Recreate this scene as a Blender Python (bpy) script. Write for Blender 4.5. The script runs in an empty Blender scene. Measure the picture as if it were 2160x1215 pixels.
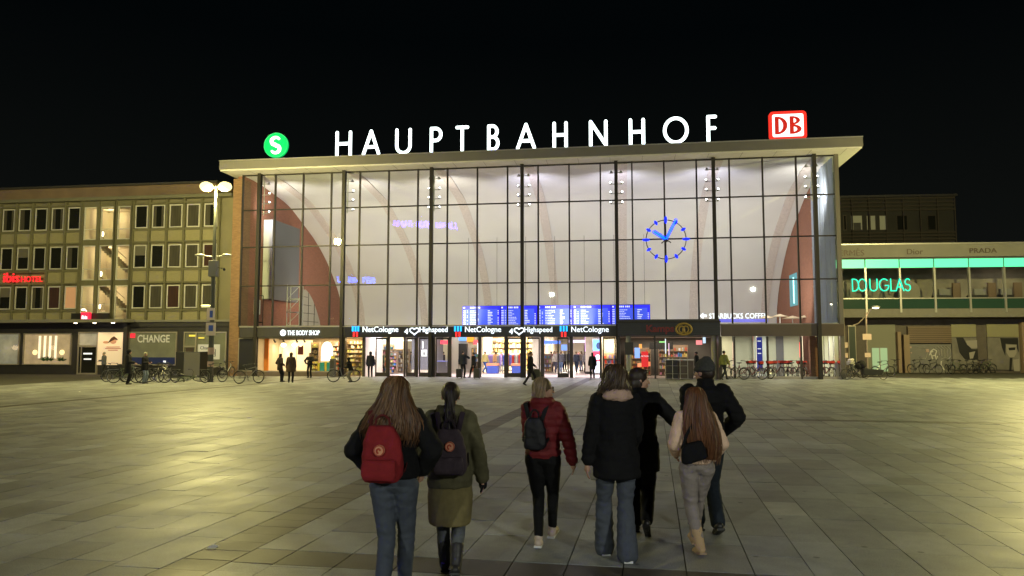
import bpy, bmesh, math, random
import numpy as np
from mathutils import Vector, Matrix, noise
R = math.radians
sc = bpy.context.scene
# ---------------------------------------------------------------- camera
FPX, CX, CY, PITCH, EYE = 1600.0, 1080.0, 607.5, math.atan(127.5/1600), 1.95
cd = bpy.data.cameras.new('camera'); cam = bpy.data.objects.new('camera', cd)
sc.collection.objects.link(cam); sc.camera = cam
cd.sensor_width = 36; cd.lens = FPX/2160*36; cd.clip_start = .1; cd.clip_end = 2000
cam.location = (0, 0, EYE); cam.rotation_euler = (math.pi/2+PITCH, 0, 0)
# ---------------------------------------------------------------- night sky
w = bpy.data.worlds.new('World'); sc.world = w; w.use_nodes = True
bg = w.node_tree.nodes['Background']
_nt = w.node_tree; _tc = _nt.nodes.new('ShaderNodeTexCoord'); _sep = _nt.nodes.new('ShaderNodeSeparateXYZ')
_cr = _nt.nodes.new('ShaderNodeValToRGB')
_nt.links.new(_tc.outputs['Generated'], _sep.inputs[0]); _nt.links.new(_sep.outputs['Z'], _cr.inputs[0])
_cr.color_ramp.elements[0].color = (.0060, .0066, .0056, 1); _cr.color_ramp.elements[0].position = 0
_cr.color_ramp.elements[1].color = (.0007, .0014, .0017, 1); _cr.color_ramp.elements[1].position = .38
_nt.links.new(_cr.outputs[0], bg.inputs['Color']); bg.inputs['Strength'].default_value = 1.0
# ---------------------------------------------------------------- exposure and sampling
vs = sc.view_settings
sc.display_settings.display_device = 'sRGB'
vs.view_transform = 'Standard'; vs.look = 'None'; vs.exposure = 0; vs.gamma = 1
cy = sc.cycles
cy.max_bounces = 8; cy.diffuse_bounces = 2; cy.glossy_bounces = 3; cy.transmission_bounces = 4
cy.transparent_max_bounces = 12; cy.sample_clamp_indirect = 3; cy.caustics_reflective = False
cy.caustics_refractive = False; cy.use_denoising = True; cy.use_light_tree = True

SODIUM = (1.0, .87, .33)
LIGHTS = []
def light(kind, loc, energy, col, parent=None, size=.2, aim=None, spot=None, blend=.5, size_y=None, name='lamp_light', shape=None):
    l = bpy.data.lights.new(name, kind); l.energy = energy; l.color = col
    if kind == 'AREA':
        l.size = size
        if size_y: l.shape = 'RECTANGLE'; l.size_y = size_y
    else: l.shadow_soft_size = size
    if spot: l.spot_size = R(spot); l.spot_blend = blend
    o = bpy.data.objects.new(name, l); sc.collection.objects.link(o); o.location = loc
    if aim is not None:
        d = Vector(aim)-Vector(loc); o.rotation_euler = d.to_track_quat('-Z', 'Y').to_euler()
    if parent: o.parent = parent
    return o

# ---------------------------------------------------------------- frames of reference
TH, DP = R(8.3), 51.0
def frame(th, dp):
    t = Vector((math.cos(th), -math.sin(th), 0)); n = Vector((math.sin(th), math.cos(th), 0))
    def F(px, py, dep=0.0):
        r = ray(px, py); k = (dp+dep)/(r.x*n.x+r.y*n.y)
        return (r.x*k*t.x+r.y*k*t.y, EYE+r.z*k)
    def W(u, dep, z=0.0): v = t*u+n*(dp+dep); return Vector((v.x, v.y, z))
    return F, W, t, n
def ray(px, py):
    x = (px-CX)/FPX; z = -(py-CY)/FPX; c, s = math.cos(PITCH), math.sin(PITCH)
    return Vector((x, c-z*s, s+z*c))
def G(px, py, z=0.0):
    r = ray(px, py); k = (z-EYE)/r.z; return Vector((r.x*k, r.y*k, z))
F, W, T_, N_ = frame(TH, DP)             # the station front
def FU(px, dep=0.0, py=740): return F(px, py, dep)[0]
def FZ(py, dep=0.0, px=1100): return F(px, py, dep)[1]

# ---------------------------------------------------------------- materials
MATS = {}
def mat(name, col, rough=.6, metal=0.0, var=0.0, scale=3.0, bump=0.0, bscale=40.0, emit=None, es=0.0, spec=.5, sample=True, alpha=None, stretch=None, attr=None, island=0.0, rvar=0.0):
    if name in MATS: return MATS[name]
    m = bpy.data.materials.new(name); m.use_nodes = True; nt = m.node_tree; b = nt.nodes['Principled BSDF']
    L = nt.links.new
    b.inputs['Roughness'].default_value = rough; b.inputs['Metallic'].default_value = metal
    b.inputs['Specular IOR Level'].default_value = spec
    c4 = (*col, 1); b.inputs['Base Color'].default_value = c4
    src = None
    tc = nt.nodes.new('ShaderNodeTexCoord'); mp = nt.nodes.new('ShaderNodeMapping'); L(tc.outputs['Object'], mp.inputs[0])
    if stretch: mp.inputs['Scale'].default_value = stretch
    if attr:
        a = nt.nodes.new('ShaderNodeAttribute'); a.attribute_name = attr; src = a.outputs['Color']
    if var or rvar:
        n = nt.nodes.new('ShaderNodeTexNoise'); n.inputs['Scale'].default_value = scale; n.inputs['Detail'].default_value = 6
        L(mp.outputs[0], n.inputs['Vector'])
        if var:
            mr = nt.nodes.new('ShaderNodeMapRange'); mr.inputs['From Min'].default_value = .3; mr.inputs['From Max'].default_value = .7
            mr.inputs['To Min'].default_value = 1-var; mr.inputs['To Max'].default_value = 1+var; L(n.outputs[0], mr.inputs[0])
            mx = nt.nodes.new('ShaderNodeVectorMath'); mx.operation = 'SCALE'
            if src: L(src, mx.inputs[0])
            else: mx.inputs[0].default_value = col
            L(mr.outputs[0], mx.inputs['Scale']); src = mx.outputs[0]
        if rvar:
            mr = nt.nodes.new('ShaderNodeMapRange'); mr.inputs['From Min'].default_value = .3; mr.inputs['From Max'].default_value = .7
            mr.inputs['To Min'].default_value = rough-rvar; mr.inputs['To Max'].default_value = rough+rvar
            L(n.outputs[0], mr.inputs[0]); L(mr.outputs[0], b.inputs['Roughness'])
    if island:
        g = nt.nodes.new('ShaderNodeNewGeometry'); mr = nt.nodes.new('ShaderNodeMapRange')
        mr.inputs['To Min'].default_value = 1-island; mr.inputs['To Max'].default_value = 1+island
        L(g.outputs['Random Per Island'], mr.inputs[0])
        mx = nt.nodes.new('ShaderNodeVectorMath'); mx.operation = 'SCALE'
        if src: L(src, mx.inputs[0])
        else: mx.inputs[0].default_value = col
        L(mr.outputs[0], mx.inputs['Scale']); src = mx.outputs[0]
    if src: L(src, b.inputs['Base Color'])
    if bump:
        n = nt.nodes.new('ShaderNodeTexNoise'); n.inputs['Scale'].default_value = bscale; n.inputs['Detail'].default_value = 4
        L(mp.outputs[0], n.inputs['Vector'])
        bp = nt.nodes.new('ShaderNodeBump'); bp.inputs['Strength'].default_value = bump; bp.inputs['Distance'].default_value = .02
        L(n.outputs[0], bp.inputs['Height']); L(bp.outputs[0], b.inputs['Normal'])
    if emit is not None:
        b.inputs['Emission Color'].default_value = (*emit, 1); b.inputs['Emission Strength'].default_value = es
        if not sample: m.cycles.emission_sampling = 'NONE'
    MATS[name] = m
    return m
def emat(name, col, es, sample=False):
    return mat(name, tuple(c*.5 for c in col), .4, emit=col, es=es, sample=sample)
def glass(name='clear_glass', tint=(.95, .97, .96), refl=1.0):
    if name in MATS: return MATS[name]
    m = bpy.data.materials.new(name); m.use_nodes = True; nt = m.node_tree; nt.nodes.remove(nt.nodes['Principled BSDF'])
    out = nt.nodes['Material Output']; tr = nt.nodes.new('ShaderNodeBsdfTransparent'); gl = nt.nodes.new('ShaderNodeBsdfGlossy')
    mx = nt.nodes.new('ShaderNodeMixShader'); fr = nt.nodes.new('ShaderNodeFresnel'); fr.inputs[0].default_value = 1.35+.2*refl
    tr.inputs[0].default_value = (*tint, 1); gl.inputs['Roughness'].default_value = .015
    ge = nt.nodes.new('ShaderNodeNewGeometry'); inv = nt.nodes.new('ShaderNodeMath'); inv.operation = 'SUBTRACT'; inv.inputs[0].default_value = 1; nt.links.new(ge.outputs['Backfacing'], inv.inputs[1])
    mu = nt.nodes.new('ShaderNodeMath'); mu.operation = 'MULTIPLY'; nt.links.new(fr.outputs[0], mu.inputs[0]); nt.links.new(inv.outputs[0], mu.inputs[1]); nt.links.new(mu.outputs[0], mx.inputs[0]); nt.links.new(tr.outputs[0], mx.inputs[1]); nt.links.new(gl.outputs[0], mx.inputs[2])
    nt.links.new(mx.outputs[0], out.inputs[0]); MATS[name] = m
    return m
def brick_mat(name, c1, c2, mortar, bw=.24, bh=.075, plane='XZ'):
    if name in MATS: return MATS[name]
    m = bpy.data.materials.new(name); m.use_nodes = True; nt = m.node_tree; b = nt.nodes['Principled BSDF']; L = nt.links.new
    tc = nt.nodes.new('ShaderNodeTexCoord'); sp = nt.nodes.new('ShaderNodeSeparateXYZ'); cb = nt.nodes.new('ShaderNodeCombineXYZ')
    L(tc.outputs['Object'], sp.inputs[0]); ad = nt.nodes.new('ShaderNodeMath'); ad.operation = 'ADD'
    L(sp.outputs['X'], ad.inputs[0]); L(sp.outputs['Y'], ad.inputs[1]); L(ad.outputs[0], cb.inputs[0]); L(sp.outputs['Z'], cb.inputs[1])
    t = nt.nodes.new('ShaderNodeTexBrick'); L(cb.outputs[0], t.inputs[0]); t.inputs['Scale'].default_value = 1
    t.inputs['Brick Width'].default_value = bw; t.inputs['Row Height'].default_value = bh; t.inputs['Mortar Size'].default_value = .008
    t.inputs['Color1'].default_value = (*c1, 1); t.inputs['Color2'].default_value = (*c2, 1); t.inputs['Mortar'].default_value = (*mortar, 1)
    L(t.outputs[0], b.inputs['Base Color']); b.inputs['Roughness'].default_value = .85
    MATS[name] = m
    return m

# ---------------------------------------------------------------- mesh building
class MB:
    def __init__(s): s.v = []; s.f = []; s.m = []; s.mats = []; s.c = None
    def mi(s, m):
        if m is None: return 0
        if m not in s.mats: s.mats.append(m)
        return s.mats.index(m)
    def add(s, vs_, fs, m=None):
        o = len(s.v); s.v += [tuple(v) for v in vs_]; k = s.mi(m)
        for f in fs: s.f.append(tuple(i+o for i in f)); s.m.append(k)
        return s
    def box(s, x0, x1, y0, y1, z0, z1, m=None):
        return s.add([(x0,y0,z0),(x1,y0,z0),(x1,y1,z0),(x0,y1,z0),(x0,y0,z1),(x1,y0,z1),(x1,y1,z1),(x0,y1,z1)],
                     [(0,3,2,1),(4,5,6,7),(0,1,5,4),(1,2,6,5),(2,3,7,6),(3,0,4,7)], m)
    def quad(s, a, b, c, d, m=None): return s.add([a,b,c,d], [(0,1,2,3)], m)
    def prism(s, pts, axis, d0, d1, m=None):       # polygon in the two other axes, extruded along axis
        def P(p, d): return {0:(d,p[0],p[1]),1:(p[0],d,p[1]),2:(p[0],p[1],d)}[axis]
        n = len(pts); vs_ = [P(p,d0) for p in pts]+[P(p,d1) for p in pts]
        return s.add(vs_, [tuple(range(n)), tuple(range(2*n-1,n-1,-1))]+[(i,n+i,n+(i+1)%n,(i+1)%n) for i in range(n)], m)
    def tube(s, pts, r, n=8, m=None, cap=True, flat=1.0):
        pts = [Vector(p) for p in pts]; rs = r if isinstance(r, (list, tuple)) else [r]*len(pts)
        vs_, fs = [], []; up = None
        for i, p in enumerate(pts):
            d = (pts[min(i+1,len(pts)-1)]-pts[max(i-1,0)]).normalized()
            if up is None: up = Vector((0,0,1)) if abs(d.z) < .9 else Vector((0,1,0))
            a = d.cross(up); a = a.normalized() if a.length > 1e-6 else Vector((1,0,0)); b = a.cross(d).normalized(); up = b
            for k in range(n):
                t = 2*math.pi*k/n; vs_.append(p+a*math.cos(t)*rs[i]+b*math.sin(t)*rs[i]*flat)
        for i in range(len(pts)-1):
            for k in range(n): fs.append((i*n+k, i*n+(k+1)%n, (i+1)*n+(k+1)%n, (i+1)*n+k))
        if cap: fs += [tuple(range(n-1,-1,-1)), tuple(range((len(pts)-1)*n, len(pts)*n))]
        return s.add(vs_, fs, m)
    def limb(s, p0, p1, r0, r1, n=12, m=None):     # rounded tapered capsule
        p0, p1 = Vector(p0), Vector(p1); d = (p1-p0); L = d.length
        d = d/L if L > 1e-6 else Vector((0,0,1)); P, Q = [], []
        for k in (-75,-50,-25): P.append(p0+d*r0*math.sin(R(k))); Q.append(r0*math.cos(R(k)))
        for t in (0,.33,.66,1): P.append(p0.lerp(p1,t)); Q.append(r0+(r1-r0)*t)
        for k in (25,50,75): P.append(p1+d*r1*math.sin(R(k))); Q.append(r1*math.cos(R(k)))
        return s.tube(P, Q, n, m)
    def ell(s, c, r, rot=None, n=14, m=None):
        c = Vector(c); vs_, fs = [], []; h = n//2
        for i in range(1,h):
            a = math.pi*i/h
            for k in range(n):
                b = 2*math.pi*k/n; v = Vector((r[0]*math.sin(a)*math.cos(b), r[1]*math.sin(a)*math.sin(b), r[2]*math.cos(a)))
                vs_.append(c+(rot@v if rot else v))
        for z in (r[2],-r[2]): v = Vector((0,0,z)); vs_.append(c+(rot@v if rot else v))
        for i in range(h-2):
            for k in range(n): fs.append((i*n+k,(i+1)*n+k,(i+1)*n+(k+1)%n,i*n+(k+1)%n))
        t = (h-1)*n
        for k in range(n): fs.append((t,k,(k+1)%n)); fs.append((t+1,(h-2)*n+(k+1)%n,(h-2)*n+k))
        return s.add(vs_, fs, m)
    def loft(s, st, n=20, m=None, p=2.0):           # stations (z, cx, cy, rx, ry)
        vs_, fs = [], []
        for (z,cx,cy_,rx,ry) in st:
            for k in range(n):
                a = 2*math.pi*k/n; ca, sa = math.cos(a), math.sin(a)
                vs_.append((cx+rx*math.copysign(abs(ca)**(2/p),ca), cy_+ry*math.copysign(abs(sa)**(2/p),sa), z))
        for i in range(len(st)-1):
            for k in range(n): fs.append((i*n+k, i*n+(k+1)%n, (i+1)*n+(k+1)%n, (i+1)*n+k))
        fs += [tuple(range(n)), tuple(range(len(st)*n-1,(len(st)-1)*n-1,-1))]
        return s.add(vs_, fs, m)
    def torus(s, c, Rr, r, axis=1, n=28, k=8, m=None, sx=1, sz=1):
        P = []
        for i in range(n+1):
            a = 2*math.pi*i/n; ca, sa = math.cos(a)*Rr*sx, math.sin(a)*Rr*sz
            P.append(Vector(c)+Vector({0:(0,ca,sa),1:(ca,0,sa),2:(ca,sa,0)}[axis]))
        vs_, fs = [], []; ax = Vector({0:(1,0,0),1:(0,1,0),2:(0,0,1)}[axis])
        for i in range(n):
            o = (P[i]-Vector(c)).normalized()
            for j in range(k):
                b = 2*math.pi*j/k; vs_.append(P[i]+o*math.cos(b)*r+ax*math.sin(b)*r)
        for i in range(n):
            for j in range(k): fs.append((i*k+j, ((i+1)%n)*k+j, ((i+1)%n)*k+(j+1)%k, i*k+(j+1)%k))
        return s.add(vs_, fs, m)
    def mesh(s, name):
        me = bpy.data.meshes.new(name); me.from_pydata(s.v, [], s.f)
        for m in s.mats: me.materials.append(m)
        if len(s.mats) > 1: me.polygons.foreach_set('material_index', s.m)
        me.update(); return me
    def build(s, name, m=None, parent=None, smooth=False, bevel=0, fix=True):
        me = s.mesh(name)
        if m is not None and not s.mats: me.materials.append(m)
        if fix:
            b = bmesh.new(); b.from_mesh(me); bmesh.ops.recalc_face_normals(b, faces=b.faces)
            if bevel: bmesh.ops.bevel(b, geom=[e for e in b.edges if len(e.link_faces)==2 and e.calc_face_angle(0)>.6], offset=bevel, segments=2, affect='EDGES', profile=.6, clamp_overlap=True)
            b.to_mesh(me); b.free()
        if smooth: smooth_mesh(me)
        return link(name, me, parent)
def smooth_mesh(me, ang=50):
    me.polygons.foreach_set('use_smooth', [True]*len(me.polygons))
    try: me.set_sharp_from_angle(angle=R(ang))
    except Exception: pass
def link(name, data, parent=None):
    o = bpy.data.objects.new(name, data); sc.collection.objects.link(o)
    if parent: o.parent = parent
    return o
def tag(o, label=None, cat=None, group=None, kind=None):
    if label:
        o['label'] = label
        if len(label.split()) > 16: print('LONG', label)
    if cat: o['category'] = cat
    if group: o['group'] = group
    if kind: o['kind'] = kind
    return o
def thing(name, label, cat, loc=(0,0,0), rz=0.0, group=None):
    o = link(name, None); o.location = loc; o.rotation_euler = (0,0,rz); o.empty_display_size = .2
    return tag(o, label, cat, group)
def sthing(name, label, cat, u, dep, z=0.0, rz=0.0, group=None):
    return thing(name, label, cat, W(u,dep,z), -TH+rz, group)
def copy_tree(o, parent=None):
    c = o.copy(); sc.collection.objects.link(c); c.parent = parent
    for ch in list(o.children): copy_tree(ch, c)
    return c
_dg = None
def evaluated_mesh(o):
    dg = bpy.context.evaluated_depsgraph_get(); dg.update()
    return bpy.data.meshes.new_from_object(o.evaluated_get(dg), depsgraph=dg)
def remesh(mb, voxel, smooth=3, name='tmp'):
    me = mb.mesh(name)
    o = link(name, me); md = o.modifiers.new('r', 'REMESH'); md.mode = 'VOXEL'; md.voxel_size = voxel; md.use_smooth_shade = True
    if smooth: s = o.modifiers.new('s', 'SMOOTH'); s.iterations = smooth; s.factor = .5
    out = evaluated_mesh(o); bpy.data.objects.remove(o); bpy.data.meshes.remove(me)
    return out
def wrinkle(me, amp, scale=(9,9,5), seed=0, ridge=False):
    n = len(me.vertices)
    if not n: return
    co = np.empty(n*3, 'f'); no = np.empty(n*3, 'f'); me.vertices.foreach_get('co', co)
    try: me.vertex_normals.foreach_get('vector', no)
    except Exception: me.vertices.foreach_get('normal', no)
    co = co.reshape(-1,3); no = no.reshape(-1,3); d = np.empty(n)
    for i in range(n):
        c = co[i]; v = noise.noise((c[0]*scale[0]+seed, c[1]*scale[1]+seed*1.7, c[2]*scale[2]))
        v2 = noise.noise((c[0]*scale[0]*2.3, c[1]*scale[1]*2.3+seed, c[2]*scale[2]*2.3))
        d[i] = (1-2*abs(v))*.7+v2*.4-.3 if ridge else v+.5*v2
    co += no*(d*amp)[:,None]; me.vertices.foreach_set('co', co.ravel()); me.update()
FONTS = {}
def text_mesh(mb_name, s, size, m, parent, u, y, z, extrude=.02, align='CENTER', bold=0.0, sx=1.0, spacing=1.0, rz=0.0, mirror=False, shear=0):
    c = bpy.data.curves.new(mb_name, 'FONT'); c.body = s; c.size = size; c.extrude = extrude; c.offset = bold
    c.align_x = align; c.space_character = spacing; c.resolution_u = 3; c.shear = shear
    o = link(mb_name, c); me = evaluated_mesh(o); bpy.data.objects.remove(o); bpy.data.curves.remove(c)
    M4 = Matrix.Translation((u,y,z)) @ Matrix.Rotation(rz,4,'Z') @ Matrix.Rotation(math.pi/2,4,'X') @ Matrix.Diagonal((-sx if mirror else sx,1,1,1))
    me.transform(M4); me.materials.clear(); me.materials.append(m); me.update()
    return link(mb_name, me, parent)
# ================================================================ GROUND
rnd = random.Random(7)
m_joint = mat('joint_sand', (.06,.056,.045), .9)
g = MB(); g.quad((-400,-300,-.012),(400,-300,-.012),(400,600,-.012),(-400,600,-.012)); tag(g.build('ground', m_joint), kind='structure')
def paving():
    A = R(10.5); c, s = math.cos(A), math.sin(A)
    vs_, fs, cols, mi = [], [], [], []
    q = -34.0; widths = [.42,.5,.58,.5,.44,.55]
    col = 0
    while q < 46:
        wd = rnd.choice(widths); band = False
        if -4.35 < q <= -3.86 or 24 < q < 24.5 or -22 < q < -21.5: band = True; wd = .5
        p = -9.0-rnd.random()
        while p < 54:
            ln = rnd.choice([.62,.8,.95,1.1,1.25]) if not band else .33
            xb = False
            if q > -4.3 and not band:
                for pb in (6.55,21.8,37.0):
                    if p < pb-.02 and p+ln > pb: ln = pb-p
                    if abs(p-pb) < .02: ln = .47; xb = True
            if p > 30: ln *= 1.5
            g_ = .0055
            x0, x1, y0, y1 = q+g_, q+wd-g_, p+g_, p+ln-g_
            X = (x0+x1)/2*c+(y0+y1)/2*s; Y = -(x0+x1)/2*s+(y0+y1)/2*c
            d = Y*math.cos(TH)+X*math.sin(TH)
            if d < 58 and Y > -8 and abs(X) < 16+Y*.85:
                zz = rnd.gauss(0,.0012); tx = rnd.gauss(0,.0022); ty = rnd.gauss(0,.0022)
                o = len(vs_); hx, hy = (x1-x0)/2, (y1-y0)/2; mx_, my_ = (x0+x1)/2, (y0+y1)/2
                for dz in (0,-1):
                    for a, b in ((-1,-1),(1,-1),(1,1),(-1,1)):
                        lx, ly = mx_+a*hx, my_+b*hy
                        vs_.append((lx*c+ly*s, -lx*s+ly*c, -.014 if dz else zz+a*hx*tx+b*hy*ty))
                near = Y < 26
                F4 = [(0,1,2,3)]+([(0,4,5,1),(1,5,6,2),(2,6,7,3),(3,7,4,0)] if near else [])
                for f in F4: fs.append(tuple(i+o for i in f))
                base = .86+rnd.gauss(0,.135)
                if rnd.random() < .05: base *= 1.15
                if band or xb: cc = (.25*base,.21*base,.175*base)
                else:
                    tcol = rnd.random(); cc = (base*(.94+.05*tcol), base, base*(1.02-.06*tcol))
                cols += [cc]*len(F4)
            p += ln
        q += wd
    me = bpy.data.meshes.new('paving'); me.from_pydata(vs_, [], fs)
    at = me.color_attributes.new('slab', 'FLOAT_COLOR', 'CORNER')
    arr = np.ones((len(me.loops),4),'f'); k = 0
    nl = np.array([len(f) for f in fs]); cidx = np.repeat(np.arange(len(fs)), nl)
    arr[:,:3] = np.array(cols,'f')[cidx]; at.data.foreach_set('color', arr.ravel())
    # granite slab material
    m = bpy.data.materials.new('granite_slab'); m.use_nodes = True; nt = m.node_tree; b = nt.nodes['Principled BSDF']; L = nt.links.new
    a = nt.nodes.new('ShaderNodeAttribute'); a.attribute_name = 'slab'
    tc = nt.nodes.new('ShaderNodeTexCoord')
    n1 = nt.nodes.new('ShaderNodeTexNoise'); n1.inputs['Scale'].default_value = 90; n1.inputs['Detail'].default_value = 3; L(tc.outputs['Object'], n1.inputs['Vector'])
    n2 = nt.nodes.new('ShaderNodeTexNoise'); n2.inputs['Scale'].default_value = .8; n2.inputs['Detail'].default_value = 8; n2.inputs['Roughness'].default_value = .65; L(tc.outputs['Object'], n2.inputs['Vector'])
    n3 = nt.nodes.new('ShaderNodeTexNoise'); n3.inputs['Scale'].default_value = 4.5; n3.inputs['Detail'].default_value = 5; L(tc.outputs['Object'], n3.inputs['Vector'])
    def MR(src, lo, hi, a0=.3, a1=.7):
        r = nt.nodes.new('ShaderNodeMapRange'); r.inputs['From Min'].default_value = a0; r.inputs['From Max'].default_value = a1
        r.inputs['To Min'].default_value = lo; r.inputs['To Max'].default_value = hi; L(src, r.inputs[0]); return r.outputs[0]
    def SC(v, f):
        x = nt.nodes.new('ShaderNodeVectorMath'); x.operation = 'SCALE'; L(v, x.inputs[0])
        if isinstance(f, float): x.inputs['Scale'].default_value = f
        else: L(f, x.inputs['Scale'])
        return x.outputs[0]
    v = SC(a.outputs['Color'], .335); v = SC(v, MR(n1.outputs[0], .72, 1.3)); v = SC(v, MR(n2.outputs[0], .66, 1.26)); v = SC(v, MR(n3.outputs[0], .9, 1.08))
    # dark chewing-gum spots
    vo = nt.nodes.new('ShaderNodeTexVoronoi'); vo.inputs['Scale'].default_value = 2.3; L(tc.outputs['Object'], vo.inputs['Vector'])
    v = SC(v, MR(vo.outputs['Distance'], .42, 1.0, .05, .09))
    L(v, b.inputs['Base Color'])
    L(MR(n2.outputs[0], .46, .62), b.inputs['Roughness'])
    b.inputs['Specular IOR Level'].default_value = .42
    bp = nt.nodes.new('ShaderNodeBump'); bp.inputs['Strength'].default_value = .35; bp.inputs['Distance'].default_value = .004
    n4 = nt.nodes.new('ShaderNodeTexNoise'); n4.inputs['Scale'].default_value = 22; n4.inputs['Detail'].default_value = 6; L(tc.outputs['Object'], n4.inputs['Vector'])
    L(n4.outputs[0], bp.inputs['Height']); L(bp.outputs[0], b.inputs['Normal'])
    me.materials.append(m); me.update()
    tag(link('paving', me), kind='structure')
paving()

# ================================================================ STATION
m_white = mat('roof_cladding', (.195,.185,.172), .45, var=.05, scale=.7)
m_soffit = mat('soffit_panel', (.70,.68,.66), .6, var=.04, scale=2)
m_seam = mat('seam', (.22,.2,.18), .7)
m_steel = mat('dark_bronze_steel', (.032,.028,.024), .5, .4)
m_alu = mat('aluminium', (.5,.49,.47), .4, .6)
m_shell = mat('shell_plaster', (.76,.755,.745), .75, var=.04, scale=.35, bump=.15, bscale=3)
m_rib = mat('rib_paint', (.675,.615,.585), .8, var=.15, scale=9)
m_brick = brick_mat('red_brick', (.36,.14,.085), (.28,.105,.065), (.28,.2,.16))
m_pier = brick_mat('brown_brick', (.30,.17,.09), (.22,.12,.065), (.2,.15,.1))
m_black = mat('black_panel', (.022,.022,.023), .35)
m_dark = mat('dark_board', (.045,.042,.042), .5, var=.1)
m_brown = mat('bronze_band', (.10,.075,.055), .4, .3, var=.08, scale=1.2)
m_floor = mat('hall_floor', (.60,.49,.43), .28, var=.08, scale=2)
GL = glass()

st = sthing('station_building', 'large station hall with tall gridded glass front, flat pale roof and white curved vault inside', 'station', 0, 0)
UL, UR = -27.25, 13.85
rd = -1.5
ru0, rtop = F(463,340,rd); ru1, _ = F(1820,291,rd); rtop = 15.22
b = MB(); b.box(ru0, ru1, rd, 24, 14.62, rtop, m_white)
k = ru0
while k < ru1-1.0:
    k += 1.059; b.box(k-.006, k+.006, rd-.004, rd, 14.63, rtop-.02, m_seam)
b.build('roof', None, st)
b = MB(); b.box(ru0+.05, ru1-.05, rd+.05, 24, 14.52, 14.617, m_soffit)
k = ru0
while k < ru1-1.2:
    k += 2.118; b.box(k-.008, k+.008, rd+.06, .2, 14.512, 14.52, m_seam)
b.build('soffit', None, st)
b = MB(); b.box(ru0-.02, ru1+.02, rd-.03, rd+.1, rtop, rtop+.06, m_alu); b.build('roof_edge_trim', None, st)
# curved shell : profile depth,z
prof = [(0.35,14.5),(2.5,14.42),(5.0,14.12),(7,13.85),(8.5,13.45),(10.9,12.55),(12.8,11.8),(14.5,10.95),(15.6,10.3),(16.6,9.6),(17.6,8.8),(18.6,7.9),(19.4,7.0),(20.1,5.9),(20.5,4.9),(20.7,3.9)]
def smoothprof(p, n=44):
    P = [Vector((a,b_,0)) for a,b_ in p]; out = []
    for i in range(len(P)-1):
        p0, p1, p2, p3 = P[max(i-1,0)], P[i], P[i+1], P[min(i+2,len(P)-1)]
        for t in (0,.33,.66):
            out.append(.5*((2*p1)+(p2-p0)*t+(2*p0-5*p1+4*p2-p3)*t*t+(3*p1-p0-3*p2+p3)*t**3))
    out.append(P[-1]); return [(v.x,v.y) for v in out]
SP = smoothprof(prof)
def strip(u0, u1, off, m, name):
    b = MB(); vs_, fs = [], []
    for i, (d, z) in enumerate(SP):
        a = SP[min(i+1,len(SP)-1)]; c = SP[max(i-1,0)]; tx, tz = a[0]-c[0], a[1]-c[1]; l = math.hypot(tx,tz)
        nx, nz = tz/l, -tx/l     # inward normal
        if nz > 0: nx, nz = -nx, -nz
        vs_ += [(u0,d+nx*off,z+nz*off),(u1,d+nx*off,z+nz*off),(u0,d-nx*.3,z-nz*.3),(u1,d-nx*.3,z-nz*.3)]
    for i in range(len(SP)-1):
        a, c = i*4, i*4+4
        fs += [(a,a+1,c+1,c),(a+2,c+2,c+3,a+3),(a,c,c+2,a+2),(a+1,a+3,c+3,c+1)]
    fs += [(0,2,3,1),(len(vs_)-4,len(vs_)-3,len(vs_)-1,len(vs_)-2)]
    b.add(vs_, fs, m); return b.build(name, None, st, smooth=True)
strip(UL+.02, UR-.02, 0, m_shell, 'vault_shell')
COLS = [-25.76+6.357*k for k in range(7)]
for u in COLS: strip(u+.05, u+.75, .05, m_rib, 'vault_rib')
# side walls (brick), right one starts behind the glazed bay
b = MB(); b.box(UL-.5, UL, .3, 24, 0, 14.5, m_brick); b.build('side_wall', None, st)
b = MB(); b.box(UR, UR+.4, 6.4, 24, 0, 14.5, m_brick); b.build('side_wall', None, st)
b = MB(); uq = FU(1190,20); b.box(UL-.5, uq-2.75, 24, 24.3, 0, 3.8, m_dark); b.box(uq+2.75, UR+.4, 24, 24.3, 0, 3.8, m_dark); b.box(UL-.5, UR+.4, 24, 24.3, 3.8, 14.5, m_dark); b.build('rear_wall', None, st)
# brick pier at the left corner
p0, p1 = FU(483), FU(504)
b = MB(); b.box(p0, p1-.04, -.05, 1.2, 0, FZ(378,0,490), m_pier); b.build('corner_pier', None, st)
# arch window on the left side wall
pts = [(10.6,3.7),(10.6,6.4),(10.9,7.0),(11.4,7.05),(12.2,6.75),(13.0,6.2),(13.9,5.3),(14.6,4.4),(14.9,3.7)]
b = MB(); b.prism(pts, 0, UL+.01, UL+.05, mat('arch_pane', (.42,.40,.33), .3)); b.build('arch_window', None, st)
b = MB()
for z in (4.3,5.0,5.7,6.4): b.box(UL+.05, UL+.08, 10.6, 14.9-(z-3.7)*1.15, z-.02, z+.02, m_steel)
for d in (12.0,13.3): b.box(UL+.05, UL+.08, d-.02, d+.02, 3.7, 6.8-(d-12)*.7, m_steel)
b.build('arch_window_bar', None, st)
# hall floor and threshold
b = MB(); b.box(UL, UR, -.02, 30, -.01, .012, m_floor); b.build('hall_floor', None, st)
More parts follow.
